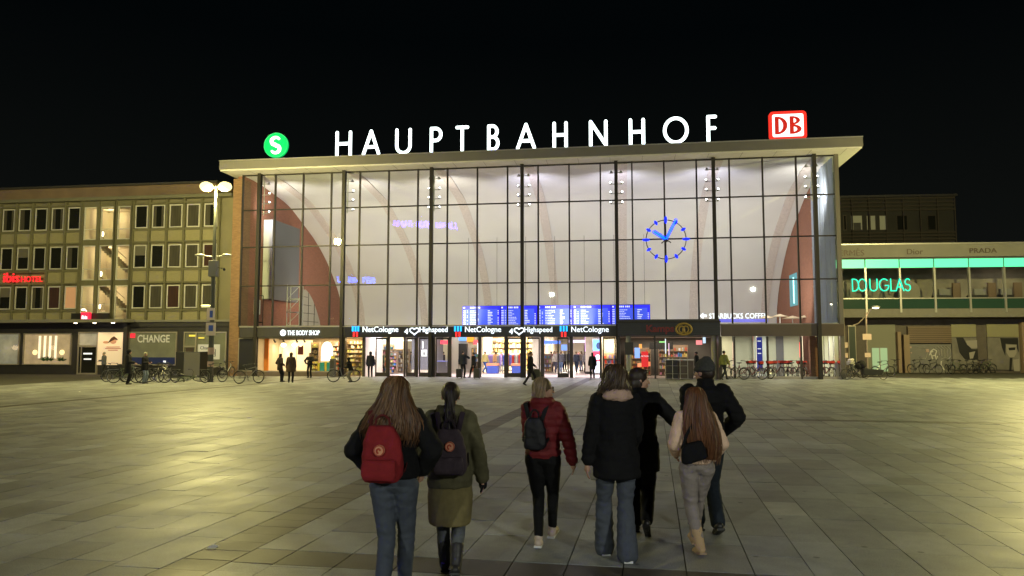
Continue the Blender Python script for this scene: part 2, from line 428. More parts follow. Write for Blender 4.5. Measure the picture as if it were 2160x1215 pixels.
# mullions
MU = [-24.70+2.119*i for i in range(18)]
b0 = MB(); b0.box(-.05,.05,-.06,.10,3.50,14.52); mull = b0.build('mullion', m_steel, st); mull.location.x = MU[0]
for u in [UL+.05]+MU[1:]:
    c = mull.copy(); sc.collection.objects.link(c); c.location.x = u
b = MB(); b.box(UR-.16, UR+.10, -.12, .18, 0, 14.52, mat('corner_steel', (.16,.145,.12), .4, .5)); b.build('corner_post', None, st)
b = MB()
b.box(-.115,.115,-.46,-.34,0,14.53,m_steel); b.box(-.02,.02,-.34,-.07,0,14.53,m_steel); b.box(-.09,.09,-.16,-.065,0,14.53,m_steel)
colm = b.build('steel_column', None, st); colm.location.x = COLS[0]
for u in COLS[1:]:
    c = colm.copy(); sc.collection.objects.link(c); c.location.x = u
for z in (6.41,9.21,11.91,14.47):
    b = MB(); b.box(UL+.1, UR-.17, -.045, .085, z-.04, z+.04, m_steel); b.build('transom', None, st)
b = MB(); b.box(UL+.1, UR-.17, -.09, .14, 3.44, 3.56, mat('sill_steel', (.3,.28,.26), .4, .5)); b.build('window_sill', None, st)
edges = [UL+.1]+[u for u in MU]+[UR-.17]
for a, c in zip(edges[:-1], edges[1:]):
    b = MB(); b.box(a+.05, c-.05, .0, .012, 3.56, 14.43, GL); b.build('glass_pane', None, st)
# glazed side bay on the right with white frames
m_wf = mat('white_frame', (.72,.73,.74), .45)
for d in (1.2,2.4,3.6,4.8,6.0):
    b = MB(); b.box(UR-.22, UR+.02, d-.05, d+.05, .1, 14.5, m_wf); b.build('side_mullion', None, st)
for z in (3.5,6.41,9.21,11.91):
    b = MB(); b.box(UR-.16, UR, .18, 6.38, z-.07, z+.07, m_wf); b.build('side_transom', None, st)
b = MB(); b.box(UR+.02, UR+.035, .18, 6.39, .1, 14.5, GL); b.build('side_glass', None, st)
m_cur = mat('pale_blind', (.44,.52,.64), .8, var=.05, scale=2)
for d in (.5,1.7,2.9,4.1,5.3):
    b = MB()
    P = [(UR-.24+.03*math.sin(i*1.9), d-.45+i*.146) for i in range(9)]
    for (x0_,y0_),(x1_,y1_) in zip(P[:-1],P[1:]): b.add([(x0_,y0_,3.6),(x1_,y1_,3.6),(x1_,y1_,14.4),(x0_,y0_,14.4),(x0_+.012,y0_,3.6),(x1_+.012,y1_,3.6),(x1_+.012,y1_,14.4),(x0_+.012,y0_,14.4)],[(0,1,2,3),(5,4,7,6)])
    b.build('side_blind', m_cur, st)
# signband over the ground floor
def band(px0, px1, z0, z1, m, dep=-.35, name='sign_band', py=698):
    b = MB(); b.box(FU(px0,dep,py), FU(px1,dep,py), dep, .12, z0, z1, m); return b.build(name, None, st)
band(505,727, 2.72,3.44, m_dark); band(727.5,1303, 2.72,3.44, m_black, -.4)
band(1521,1781, 2.74,3.50, m_brown, -.3)
b = MB(); b.box(FU(504,-.4), FU(1303,-.4), -.42, -.36, 3.44, 3.49, m_alu); b.build('band_trim', None, st)
# ---- ground floor: shop front on the left
m_frame = mat('door_frame_bronze', (.075,.062,.05), .4, .5)
m_frame_l = mat('light_frame', (.42,.38,.33), .4, .5)
def post(px, wpx=6, dep=0, z1=2.72, m=m_frame, name='door_post'):
    u = FU(px,dep); h = wpx/64; b = MB(); b.box(u-h,u+h,dep-.07,dep+.07,0,z1); return b.build(name, m, st)
for px, wd in ((880,5),(915,7),(950,6),(1012,7),(1067,7),(1107,5),(1144,8),(1205,8),(1267,5),(1303,7),(768,6),(820,6),(854,4),(1520,5)): post(px, wd)
def leaf(px0, px1, name='door_leaf'):
    u0, u1 = FU(px0), FU(px1); b = MB()
    b.box(u0,u1,-.03,.03,.02,.30,m_frame); b.box(u0,u1,-.03,.03,2.58,2.70,m_frame)
    b.box(u0,u0+.09,-.03,.03,.30,2.58,m_frame); b.box(u1-.09,u1,-.03,.03,.30,2.58,m_frame)
    b.box(u0+.09,u1-.09,-.006,.006,.30,2.58,GL)
    b.tube([(u1-.16,-.09,.75),(u1-.16,-.09,1.55)],.018,8,m_alu)
    return b.build(name, None, st)
for a, c in ((792,817),(857,877),(884,911),(919,947),(1070,1103),(1112,1139),(1176,1200),(1271,1299)): leaf(a, c)
# left frame with black board, shop window
b = MB(); u0,u1 = FU(503),FU(540); b.box(u0,u1,-.04,.06,.32,2.70,m_frame_l); b.box(u0+.07,u1-.05,-.06,-.04,.40,2.62,m_black)
b.build('notice_board', None, st)
b = MB(); b.box(FU(503),FU(722),-.10,.3,0,.30,mat('plinth_stone',(.16,.12,.10),.6,var=.1)); b.build('plinth', None, st)
b = MB(); u0,u1 = FU(541),FU(722)
b.box(u0,u1,-.09,.05,.30,.38,m_frame_l); b.box(u0,u1,-.05,.05,2.64,2.72,m_frame_l); b.box(u0,u0+.10,-.05,.05,.38,2.64,m_frame_l)
b.build('shop_window_frame', None, st)
b = MB(); b.box(u0+.1,u1,-.006,.006,.38,2.64,GL); b.build('shop_window_glass', None, st)
b = MB(); b.box(FU(724),FU(731),-.3,.06,0,2.72,m_frame); b.build('door_post', None, st)
b = MB(); b.box(FU(731),FU(765),-.006,.006,.1,2.70,GL); b.build('shop_window_glass', None, st)
# right ground floor glazing
b = MB(); b.box(FU(1522),FU(1768),-.006,.006,.16,2.72,GL); b.build('shop_window_glass', None, st)
b = MB(); b.box(FU(1522),FU(1780),-.06,.12,0,.16,m_frame_l); b.build('plinth', None, st)
for px in (1549,1619,1690,1728): post(px, 4)
# ================================================================ ROOF SIGNS, CLOCK
m_neon = emat('white_neon', (.86,1.0,.97), 3.2, True)
m_letter_side = mat('letter_case', (.5,.52,.5), .5)
def arc(cx,cz,rx,rz,a0,a1,n=14): return [(cx+rx*math.cos(R(a0+(a1-a0)*i/n)), cz+rz*math.sin(R(a0+(a1-a0)*i/n))) for i in range(n+1)]
STROKES = {
 'H': (.62, [[(0,0),(0,1)],[(.62,0),(.62,1)],[(0,.5),(.62,.5)]]),
 'A': (.74, [[(0,0),(.37,1),(.74,0)],[(.14,.31),(.60,.31)]]),
 'U': (.62, [[(0,1),(0,.31)]+arc(.31,.31,.31,.31,180,360)+[(.62,1)]]),
 'P': (.44, [[(0,0),(0,1)],[(0,1),(.20,1)]+arc(.20,.74,.26,.26,90,-90)+[(0,.48)]]),
 'T': (.52, [[(.26,0),(.26,1)],[(0,1),(.52,1)]]),
 'B': (.48, [[(0,0),(0,1)],[(0,1),(.20,1)]+arc(.20,.765,.235,.235,90,-90)+[(0,.53)],[(.2,.53)]+arc(.22,.265,.265,.265,90,-90)+[(0,0)]]),
 'N': (.64, [[(0,0),(0,1),(.64,0),(.64,1)]]),
 'O': (1.0, [arc(.5,.5,.5,.5,0,360,30)]),
 'F': (.42, [[(0,0),(0,1),(.42,1)],[(0,.53),(.38,.53)]]),
}
hs = sthing('rooftop_lettering', 'row of tall glowing white capital letters along the front edge of the station roof', 'sign', 0, -1.0, rtop)
# (letter, left pixel, right pixel) read at the row's height
LET = [('H',707,743,301),('A',763,803,300),('U',833,869,298),('P',906,933,295),('T',960,990,293),('B',1027,1054,291),('A',1088,1131,289),('H',1165,1198,287),('N',1242,1282,283),('H',1326,1361,279),('O',1398,1453,275),('F',1490,1513,272)]
LH = 1.62
def stroke_mesh(strokes, w, h, sx, rad):
    b = MB()
    for s in strokes:
        P = [(x*sx, 0, z*h) for x, z in s]
        seg = [P[0]]
        for i in range(1, len(P)):
            seg.append(P[i])
            if i == len(P)-1: b.tube(seg, rad, 10); break
            d0 = Vector(P[i])-Vector(P[i-1]); d1 = Vector(P[i+1])-Vector(P[i])
            if d0.angle(d1, 0) > .6: b.tube(seg, rad, 10); b.ell(P[i], (rad,)*3, n=10); seg = [P[i]]
        for p in (P[0],P[-1]): b.ell(p, (rad,)*3, n=10)
        for p in P[1:-1]:
            if len(P) < 6: b.ell(p, (rad,)*3, n=10)
    return b
for ch, a, c, py in LET:
    u0, u1 = FU(a+4,-1.0,py), FU(c-4,-1.0,py)
    w0, st_ = STROKES[ch]
    o = stroke_mesh(st_, w0, LH, (u1-u0)/w0, .112).build('letter', m_neon, hs, smooth=True)
    o.location = (u0, 0, .24)
b = MB()
for z in (.06,.12): b.tube([(FU(700,-1,300),.12,z),(FU(1520,-1,272),.12,z)], .02, 6)
for i in range(24):
    u = FU(700,-1,300)+i*1.14; b.tube([(u,.12,0),(u,.12,.13)], .02, 6); b.tube([(u,.12,.1),(u,.02,.2)], .015, 6)
b.build('letter_rail', m_steel, hs)
# round green sign with white S
m_green = emat('green_sign_face', (0.0,.62,.13), 1.0, True); m_wht = emat('white_sign_face', (.9,1,.95), 1.7, True)
u, z = F(583,307,-1.0); gs = sthing('green_round_sign', 'round glowing green sign with a white curved letter on the station roof', 'sign', u, -1.0, z)
rad = (FU(608,-1,307)-FU(558,-1,307))/2
b = MB(); b.prism([(rad*math.cos(2*math.pi*i/48), rad*math.sin(2*math.pi*i/48)) for i in range(48)], 1, -.1, .1); b.build('sign_face', m_green, gs)
P = [(x*1.12,z*1.14) for x,z in arc(.0,.26,.27,.225,22,175,12)+arc(.0,.25,.27,.225,185,235,5)+[(-.07,.045),(.07,-.045)]+arc(.0,-.25,.27,.225,55,5,5)+arc(0,-.26,.27,.225,-5,-158,12)]
b = MB(); b.tube([(x,-.13,z) for x,z in P], [.085+.06*math.sin(math.pi*i/(len(P)-1)) for i in range(len(P))], 8, flat=1)
b.build('sign_letter', m_wht, gs)
b = MB(); b.torus((0,-.105,0), rad-.015, .02, 1, 48, 6); b.build('sign_rim', mat('rim_green',(.05,.4,.12),.5,emit=(.05,.9,.3),es=.6,sample=False), gs)
b = MB(); b.box(-.25,-.2,.1,.16,rtop-z,-.2); b.box(.2,.25,.1,.16,rtop-z,-.2); b.build('sign_bracket', m_steel, gs)
# red framed sign
u0, z1 = F(1621,237,-1.0); u1, z0 = F(1702,294,-1.0); uc, zc = (u0+u1)/2, (z0+z1)/2; hw, hh = (u1-u0)/2, (z1-z0)/2
ds = sthing('red_framed_sign', 'glowing white rounded rectangle sign with red border and two red letters on the roof', 'sign', uc, -1.0, zc)
def rrect(hw, hh, r, n=6):
    P = []
    for cx_, cz_, a in ((hw-r,hh-r,0),(-hw+r,hh-r,90),(-hw+r,-hh+r,180),(hw-r,-hh+r,270)): P += arc(cx_,cz_,r,r,a,a+90,n)
    return P
m_red = emat('red_sign_face', (1.0,.035,.02), 1.0, True)
b = MB(); b.prism(rrect(hw,hh,.26), 1, -.10, .12); b.build('sign_frame', m_red, ds)
b = MB(); b.prism(rrect(hw-.2,hh-.2,.12), 1, -.125, -.095); b.build('sign_face', m_wht, ds)
m_redl = mat('red_letter', (.6,.02,.015), .5, emit=(.7,.02,.01), es=.55, sample=False)
for ch, ox in (('D',-.46),('B',.46)):   # filled letters, thick serifless strokes
    b = MB(); s = -1
    def bar(x0,x1,za,zb): b.box(x0,x1,-.16,-.127,za,zb)
    H2, Wd = .58, .36
    bar(ox-Wd, ox-Wd+.25, -H2, H2)
    def bowl(cz, rz, rx, th_, th2):
        n = 14; o = len(b.v); vs_, fs = [], []
        for i in range(n+1):
            a = R(90-180*i/n)
            for d in (-.16,-.127):
                vs_.append((ox-Wd+.15+rx*math.cos(a), d, cz+rz*math.sin(a))); vs_.append((ox-Wd+.15+(rx-th_)*math.cos(a), d, cz+(rz-th2)*math.sin(a)))
        for i in range(n):
            a_, c_ = i*4, i*4+4; fs += [(a_,a_+1,c_+1,c_),(a_+2,c_+2,c_+3,a_+3),(a_,c_,c_+2,a_+2),(a_+1,a_+3,c_+3,c_+1)]
        b.add(vs_, fs)
    if ch == 'D': bowl(0, H2, .63, .27, .13)
    else: bowl(.30, .28, .50, .24, .11); bowl(-.27, .31, .58, .27, .13)
    b.build('sign_letter', m_redl, ds)
b = MB(); b.box(-.5,-.45,.12,.18,rtop-zc,-.2); b.box(.45,.5,.12,.18,rtop-zc,-.2); b.build('sign_bracket', m_steel, ds)

# clock on the glass
m_cb = emat('blue_neon', (.0,.018,1.0), 1.6, True); m_cc = emat('cyan_neon', (.0,.20,1.0), 1.4, True)
u, z = F(1405,505,-.3); ck = sthing('facade_clock', 'open ring clock with blue glowing hour markers and hands fixed on the glass front', 'clock', u, -.25, z)
RC = 1.30
b = MB(); b.torus((0,0,0), RC, .028, 1, 72, 6); b.build('clock_ring', m_steel, ck)
for i in range(12):
    a = R(i*30); q = i % 3 == 0; b = MB(); b.ell((0,0,0), (.095,.06,.26 if q else .175), n=10)
    o = b.build('hour_marker', m_cb, ck, smooth=True); o.location = (RC*math.sin(a), -.03, RC*math.cos(a)); o.rotation_euler = (0, a, 0)
for nm, an, L0, rr, mm in (('hour_hand',304,.92,.08,m_cc),('minute_hand',27,1.42,.05,m_cc)):
    b = MB(); b.limb((0,0,.05),(0,0,L0),rr,rr*.8,8); o = b.build(nm, mm, ck, smooth=True); o.location.y = -.10 if nm[0]=='h' else -.16; o.rotation_euler = (0,R(an),0)
    b = MB(); b.tube([(-rr-.03,0,.0),(-rr-.03,0,L0+.06),(0,0,L0+rr+.05),(rr+.03,0,L0+.06),(rr+.03,0,.0)],.022,6); o = b.build('hand_outline', m_cb, ck); o.location.y = -.10 if nm[0]=='h' else -.16; o.rotation_euler = (0,R(an),0)
b = MB(); b.ell((0,-.05,-.03),(.16,.12,.16)); b.tube([(-.3,0,-.25),(0,-.03,0),(.32,0,-.22)],.04,6); b.tube([(0,0,-1.3),(0,0,1.3)],.02,6); b.tube([(-1.3,0,0),(1.3,0,0)],.02,6); b.build('clock_hub', m_steel, ck)

# signs on the band over the doors
m_wl = emat('white_sign_letters', (.85,.93,1.0), 1.5); m_cy = emat('cyan_bars', (.02,.42,.95), 1.8); m_rb = emat('red_bars', (1.0,.03,.03), 1.3)
def bandtext(name, s, px0, px1, py0, py1, dep, m, label, bold=.004, size=None, spacing=1.0):
    u0, z1 = F(px0,py0,dep); u1, z0 = F(px1,py1,dep)
    t = sthing(name, label, 'sign', (u0+u1)/2, dep, z0)
    o = text_mesh('lettering', s, (z1-z0)*1.42, m, t, 0, 0, 0, .025, bold=bold, spacing=spacing)
    xs = [v.co.x for v in o.data.vertices]; zs = [v.co.z for v in o.data.vertices]
    sx = (u1-u0)/(max(xs)-min(xs)); sz = (z1-z0)/(max(zs)-min(zs)) if not any(c in 'gp' for c in s) else sx**.5
    cxm = (max(xs)+min(xs))/2
    for v in o.data.vertices: v.co.x = (v.co.x-cxm)*sx; v.co.z = (v.co.z-min(zs))*sz
    return t
def net(px, py, which):
    u, z = F(px,py,-.46); t = sthing('bar_logo', f'logo of three cyan bars above two red bars, {which}', 'sign', u, -.46, z, group='cyan and red bar logos on the band')
    b = MB()
    for i in (-1,0,1): b.box(i*.2-.055,i*.2+.055,-.05,.02,.0,.36)
    b.build('cyan_bar', m_cy, t); b = MB()
    for i in (-.5,.5): b.box(i*.22-.06,i*.22+.06,-.05,.02,-.36,-.03)
    b.build('red_bar', m_rb, t)
net(750,699,'left end of the door band'); net(966,699,'above the middle doors'); net(1189,699,'right end of the door band')
for px0, px1, wh in ((765,840,'leftmost, beside the shop sign'),(981,1057,'in the middle of the band'),(1205,1284,'at the right end of the band')):
    bandtext('provider_sign', 'NetCologne', px0, px1, 692, 704, -.45, m_wl, f'white glowing lettering on black band above the doors, {wh}')
def heart(px0, wh):
    b_ = bandtext('slogan_sign', 'Highspeed', px0+33, px0+92, 692, 704, -.45, m_wl, f'white glowing heart and speed slogan above the doors, {wh}')
    o = text_mesh('lettering', '4', .5, m_wl, b_, -(FU(px0+62.5,-.45)-FU(px0+5,-.45)), 0, 0, .025, bold=.015)
    x = -(FU(px0+62.5,-.45)-FU(px0+22,-.45)); b = MB(); P = []
    for i in range(29):
        a = 2*math.pi*i/28; P.append((x+.022*16*math.sin(a)**3*.95, 0, .20+.02*(13*math.cos(a)-5*math.cos(2*a)-2*math.cos(3*a)-math.cos(4*a))*.8))
    b.tube(P, .045, 6); b.build('heart_outline', m_wl, b_)
heart(852, 'between left and middle logo'); heart(1073, 'between middle and right logo')
bs = bandtext('shop_sign', 'THE BODY SHOP', 606, 674, 697, 707, -.40, m_wl, 'white glowing shop name with round emblem on dark band at left')
b = MB(); ux = FU(597,-.4)-FU(640,-.4); b.torus((ux,0,.17),.17,.055,1,24,6); b.tube([(ux,-.02,.05),(ux,-.02,.26)],.03,6); b.tube([(ux-.1,-.02,.14),(ux,-.02,.04),(ux+.1,-.02,.14)],.025,6); b.build('emblem', m_wl, bs)

# ---- flood light clusters behind the columns
m_fl = emat('flood_lens', (1,.97,.95), 14); m_flc = mat('flood_case', (.5,.5,.5), .4, .6)
side = ['leftmost','second from left','third from left','middle','third from right','second from right','rightmost']
for k, u in enumerate(COLS):
    t = sthing('floodlight_rack', f'rack of small white spotlights near the top of a facade column, {side[k]}', 'floodlights', u, .42, 11.6, group='floodlight racks behind the columns')
    b = MB(); b.tube([(0,0,.0),(0,0,2.5)],.04,8,m_flc)
    for z in (.15,.85,1.5,2.3): b.tube([(-.34,0,z),(.34,0,z)],.025,6,m_flc)
    b.build('rack_pole', None, t, fix=False)
    for z in (.15,.85,1.5):
        for sx in (-1,1):
            b = MB(); b.tube([(0,0,0),(0,.05,.12)],[.05,.10],8,m_flc); b.ell((0,.0,.15),(.07,.07,.055),n=8,m=m_fl)
            o = b.build('spotlight', None, t, fix=False); o.location = (sx*.33,0,z); o.rotation_euler = (R(-20),R(sx*25),0)
    for sx in (-1,1):
        b = MB(); b.tube([(0,0,-.05),(0,0,.14)],[.13,.03],8,m_flc); o = b.build('spotlight', None, t); o.location = (sx*.33,0,2.3)

# ---- departure board
m_bb = emat('board_blue', (.02,.02,.95), 1.1); m_bl = emat('board_light_blue', (.045,.085,.75), 1.0); m_bw = emat('board_white', (.75,.8,1.0), .95)
BD = 8.0
ub, zt = F(976,646,BD); u_end, zb = F(1372,685,BD)
db = sthing('departure_board', 'long bright blue departure board of five screens hanging behind the glass', 'display board', ub, BD, zb)
pxs = [(976,1054),(1056,1132),(1134,1207),(1209,1288),(1290,1371)]
rr_ = random.Random(3)
for a, c in pxs:
    x0, x1 = FU(a,BD,665)-ub, FU(c,BD,665)-ub; Hh = zt-zb
    s_ = MB().box(x0,x1,0,.15,0,Hh).build('screen', m_bb, db)
    b = MB(); b.box(x0+.16,x1-.2,-.008,0,.05,Hh-.24); b.build('listing', m_bl, s_)
    b = MB(); W_ = x1-x0; n = 9
    for i in range(n):
        zz = .09+i*(Hh-.36)/n; hh_ = (Hh-.36)/n*.42
        b.box(x0+.06,x0+.24,-.014,-.008,zz,zz+hh_)
        if rr_.random() < .85: b.box(x0+.34,x0+.42,-.014,-.008,zz,zz+hh_*.8)
        L_ = rr_.uniform(.3,.85)
        k = x0+.60
        while k < x0+.6+L_: q = rr_.uniform(.05,.16); b.box(k,min(k+q,x0+.6+L_),-.014,-.008,zz,zz+hh_*.75); k += q+.03
        q = rr_.uniform(.15,.42); b.box(x1-.95,x1-.95+q,-.014,-.008,zz,zz+hh_)
        if rr_.random() < .8: b.box(x1-.17,x1-.07,-.014,-.001,zz,zz+hh_)
    for k in (0,.13,.26,.45,.58,.71): b.box(x0+.6+k,x0+.69+k,-.014,-.001,Hh-.19,Hh-.06)
    b.box(x0+.06,x0+.18,-.014,-.001,Hh-.19,Hh-.07)
    b.build('timetable_rows', m_bw, s_)
b = MB(); b.box(0,u_end-ub,.15,.3,-.05,zt-zb+.05); 
for i in range(7): x = .4+i*(u_end-ub-.8)/6; b.tube([(x,.25,zt-zb),(x,.25,zt-zb+5.5)],.012,6)
b.build('board_housing', m_dark, db)
# hanging coffee shop letters in the right half
u0, z1 = F(1476,659,12); u1, z0 = F(1612,672,12)
t = sthing('coffee_sign', 'white lettering with left arrow on blue glow strip behind the right panes', 'sign', u0, 12, z0)
b = MB(); b.box(.0,u1-u0+.3,.02,.12,-.28,-.02); b.build('sign_strip', emat('blue_strip',(.12,.12,.8),.5), t)
b = MB(); b.add([(0,0,.25),(.28,0,.5),(.28,0,.34),(.55,0,.34),(.55,0,.16),(.28,0,.16),(.28,0,0)],[(0,1,6),(2,3,4,5)]); b.build('arrow', m_wl, t)
o = text_mesh('lettering','STARBUCKS COFFEE',.60,m_wl,t,.72,0,.02,.02,align='LEFT',bold=.0); xs = max(v.co.x for v in o.data.vertices)
for v in o.data.vertices: v.co.x = .72+(v.co.x-.72)*(u1-u0-.5)/(xs-.72)
# big grey screen box on the left wall
t = sthing('wall_display', 'tall grey display box mounted on the brick wall at the left end', 'display', UL+.02, 3.4, 5.7)
b = MB(); b.box(0,.75,0,4.9,0,6.15,mat('display_grey',(.115,.125,.14),.5)); b.build('display_body', None, t, bevel=.02)
b = MB(); b.box(.02,.74,-.02,-.003,.03,6.1,m_wf); b.build('display_edge', None, t)

# ---- bakery kiosk projecting from the front
BK = -1.7
kz = thing('bakery_kiosk', 'dark awning kiosk projecting at the entrance with red lettering and yellow pretzel emblem', 'kiosk', W(FU(1303,BK),BK), -TH)
wk = FU(1520,BK)-FU(1303,BK)
zt_, zb_ = FZ(681,BK,1400), FZ(708,BK,1400)
m_awn = mat('awning_slate', (.028,.03,.036), .45, var=.1)
b = MB(); b.box(0,wk,0,1.25,zb_,zt_,m_awn)
for i in range(5): z = zb_+.06+i*(zt_-zb_-.1)/5; b.box(.02,wk-.02,-.012,0,z,z+.012,m_steel)
b.box(-.04,wk+.04,-.06,1.3,zt_,zt_+.10,m_steel); b.box(-.02,wk+.02,.3,1.4,zt_+.1,zt_+.24,m_dark); b.build('awning', None, kz)
for px, m, rr2 in ((1326,mat('grey_post',(.34,.35,.33),.5),.16),(1506,mat('beige_post',(.42,.39,.28),.5),.17)):
    b = MB(); x = FU(px,-1.3)-FU(1303,BK); b.tube([(x,.45,0),(x,.45,zb_)],rr2,16); b.build('round_post', m, kz, smooth=True)
b = MB(); b.box(wk-.10,wk,0,1.3,0,zb_,m_frame); b.box(0,.10,0.9,1.3,0,zb_,m_frame); x=FU(1381,-.4)-FU(1303,BK); b.box(x-.05,x+.05,.9,1.0,0,zb_,m_frame); b.build('kiosk_frame', None, kz)
m_kr = mat('dark_red_letters', (.20,.025,.025), .5); m_ky = mat('mustard_ring', (.36,.25,.06), .5)
o = text_mesh('lettering','Kamps',.62,m_kr,kz,(FU(1393,BK)-FU(1303,BK)),-.03,zb_+.25,.02,bold=.02,sx=1.05)
xk = FU(1443,BK)-FU(1303,BK); zk = (zb_+zt_)/2
b = MB(); b.torus((xk,-.05,zk),.43,.065,1,36,8,sx=1.12,sz=.82); b.torus((xk-.13,-.05,zk-.02),.17,.05,1,20,6,sz=1.2); b.torus((xk+.13,-.05,zk-.02),.17,.05,1,20,6,sz=1.2); b.ell((xk,-.06,zk-.1),(.1,.06,.12)); b.build('pretzel_emblem', m_ky, kz, smooth=True)
b = MB()
def kx(px, d=BK): return FU(px,d)-FU(1303,BK)
b.box(kx(1405),kx(1430),.2,1.0,.05,1.2,m_dark); b.box(kx(1432),kx(1462),.1,1.0,.05,1.15,m_brown)
b.box(kx(1400),kx(1464),.05,1.05,1.2,1.26,m_alu); b.build('counter', None, kz)
b = MB()
for px in (1403,1418,1434,1450): b.tube([(kx(px),0,.02),(kx(px),0,1.35)],.02,6)
for z in (.35,.85,1.35): b.tube([(kx(1403),0,z),(kx(1450),0,z)],.018,6)
b.build('railing', m_alu, kz)
b = MB(); b.box(kx(1318),kx(1336),.2,.26,1.55,2.35); b.build('menu_board', m_dark, kz)
# red stand and menu boards inside
m_ry = emat('red_poster', (.8,.03,.03), .9)
t = sthing('red_stand', 'red advertising stand beside the kiosk counter', 'stand', FU(1360,-.7), -.7)
b = MB(); b.box(-.22,.22,-.03,.03,.75,1.75); b.build('stand_panel', m_ry, t); b = MB(); b.tube([(0,.04,0),(0,.04,.8)],.03); b.box(-.2,.2,-.1,.1,0,.03); b.build('stand_foot', m_steel, t)
text_mesh('stand_text','AKTION',.14,emat('white_print',(1,1,1),.8),t,0,-.045,1.4,.004)

# ---- interior: shops, shelves, goods
def room(name, label, px0, px1, d0, d1, wallm, h=2.75, lightc=None, le=60, back=True):
    u0, u1 = FU(px0,d0), FU(px1,d0); t = sthing(name, label, 'shop', (u0+u1)/2, d0); h0 = (u1-u0)/2; D = d1-d0
    b = MB(); 
    if back: b.box(-h0,h0,D-.1,D,.02,h,wallm)
    b.box(-h0-.08,-h0,0,D,.02,h,wallm); b.box(h0,h0+.08,0,D,.02,h,wallm); b.build('wall', None, t)
    b = MB(); b.box(-h0-.08,h0+.08,0,D,h,h+.12,mat('shop_ceiling',(.6,.58,.54),.8)); b.build('ceiling', None, t)
    if lightc: light('AREA', (0,D*.5,h-.08), le, lightc, t, size=h0*1.5, size_y=D*.6, name='ceiling_or_fill_light')
    return t, h0, D
GC = [(.7,.15,.08),(.85,.55,.15),(.1,.25,.6),(.8,.75,.65),(.15,.45,.3),(.75,.3,.45),(.5,.35,.2),(.9,.85,.3),(.2,.2,.25),(.85,.85,.85)]
goods = [mat(f'goods_tone_{chr(97+i)}', c, .45) for i, c in enumerate(GC)]
def shelf(label, u, dep, wd, h=2.2, rz=0, dens=.9, seed=0, pal=None, d=.4, n=5, z0=.1):
    t = sthing('shelf_unit', label, 'shelf', u, dep, 0.0, rz)
    b = MB(); m = mat('shelf_wood',(.42,.3,.2),.5)
    for s in (-1,1): b.box(s*wd/2-.02,s*wd/2+.02,0,d,.0,h,m)
    b.box(-wd/2+.02,wd/2-.02,d-.02,d,.0,h,m)
    for i in range(n): z = z0+i*(h-z0)/n; b.box(-wd/2+.02,wd/2-.02,.01,d-.02,z-.03,z,m)
    b.build('shelf_frame', None, t)
    b = MB(); r_ = random.Random(seed); P = pal or goods
    for i in range(n):
        z = z0+i*(h-z0)/n; x = -wd/2+.05; hm = (h-z0)/n-.08
        while x < wd/2-.12:
            q = r_.uniform(.05,.14); hh_ = hm*r_.uniform(.45,.95)
            if r_.random() < dens: b.box(x,x+q,.04+r_.uniform(0,.08),d-.05,z+.001,z+hh_,r_.choice(P))
            x += q+r_.uniform(.01,.05)
    o = b.build('goods', None, t, fix=False); o['kind'] = 'stuff'
    return t
m_cream = mat('cream_wall', (.75,.66,.5), .7); m_orange = mat('orange_panel', (.75,.24,.04), .6)
t, h0, D = room('cosmetics_shop', 'brightly lit cream shop room behind the left window', 541, 764, .25, 4.6, m_cream, 2.72, (1.0,.74,.40), 300)
b = MB(); x = FU(558,1.5)-FU(652,.25); b.box(x-.25,x+.35,1.2,1.3,.05,2.7,m_orange); b.build('orange_panel', None, t)
b = MB(); x = FU(575,3.8,740)-FU(652,.25)
b.box(x-.05,x+3.2,3.6,3.66,.05,2.6,mat('display_wall',(.85,.8,.68),.6)); b.box(x+.75,x+.8,3.58,3.6,.1,2.5,m_frame_l); b.box(x+1.9,x+1.95,3.58,3.6,.1,2.5,m_frame_l); b.build('display_wall', None, t)
b = MB(); x = FU(634,1.0)-FU(652,.25); b.prism([(x-.2,1.5),(x-.2,2.15),(x,2.05),(x+.2,2.2),(x+.2,1.5)],1,.8,.84); b.build('window_poster', mat('maroon_print',(.28,.06,.06),.6), t)
for px in (577,596,624,640):
    b = MB(); x = FU(px,1.0)-FU(652,.25); b.tube([(x,.8,2.70),(x,.8,2.55)],.02,6); b.tube([(x,.8,2.58),(x+.06,.95,2.40)],[.05,.07],8); b.build('track_light', m_black, t)
for px, zz in ((598,2.2),(621,2.2)):
    b = MB(); x = FU(px,3)-FU(652,.25); b.ell((x,2.8,zz),(.22,.1,.16)); b.build('wall_lamp', emat('warm_glow',(1,.8,.5),6), t, smooth=True)
for k_, (px, u_) in enumerate(((588,2.4),(615,2.4))):
    x = FU(px,3)-FU(652,.25); light('SPOT', (x,2.2,2.5), 160, (1,.78,.48), t, .1, (x+.1,3.7,1.0), 80, .8, name='display_light')
t2 = sthing('arch_display', 'white arched shop display above teal and yellow boxes', 'display', FU(688,.9), .9, .32)
b = MB(); P = [(-.42,.75)]+[(-.42+.0,1.5)]+arc(0,1.5,.42,.62,180,0,12)+[(.42,.75)]; b.prism(P,1,.1,.2,emat('arch_glow',(1,.97,.85),1.6)); b.build('arch', None, t2)
b = MB(); r_ = random.Random(5)
for i in range(7): b.box(-.55+i*.17,-.40+i*.17,-.15,.0,0,.45+.25*r_.random(),mat('teal_box',(.03,.36,.42),.5) if i%3 else mat('yellow_box',(.75,.6,.08),.5))
b.box(.35,.6,.02,.12,.0,1.1,mat('yellow_box',(.75,.6,.08),.5)); b.build('display_box', None, t2)
shelf('wooden shelf of golden bottles behind the window, right part of cosmetics shop', FU(712,1.2), 1.2, 1.2, 2.5, seed=11, pal=[goods[1],goods[3],goods[5],goods[9],goods[0]], n=7)
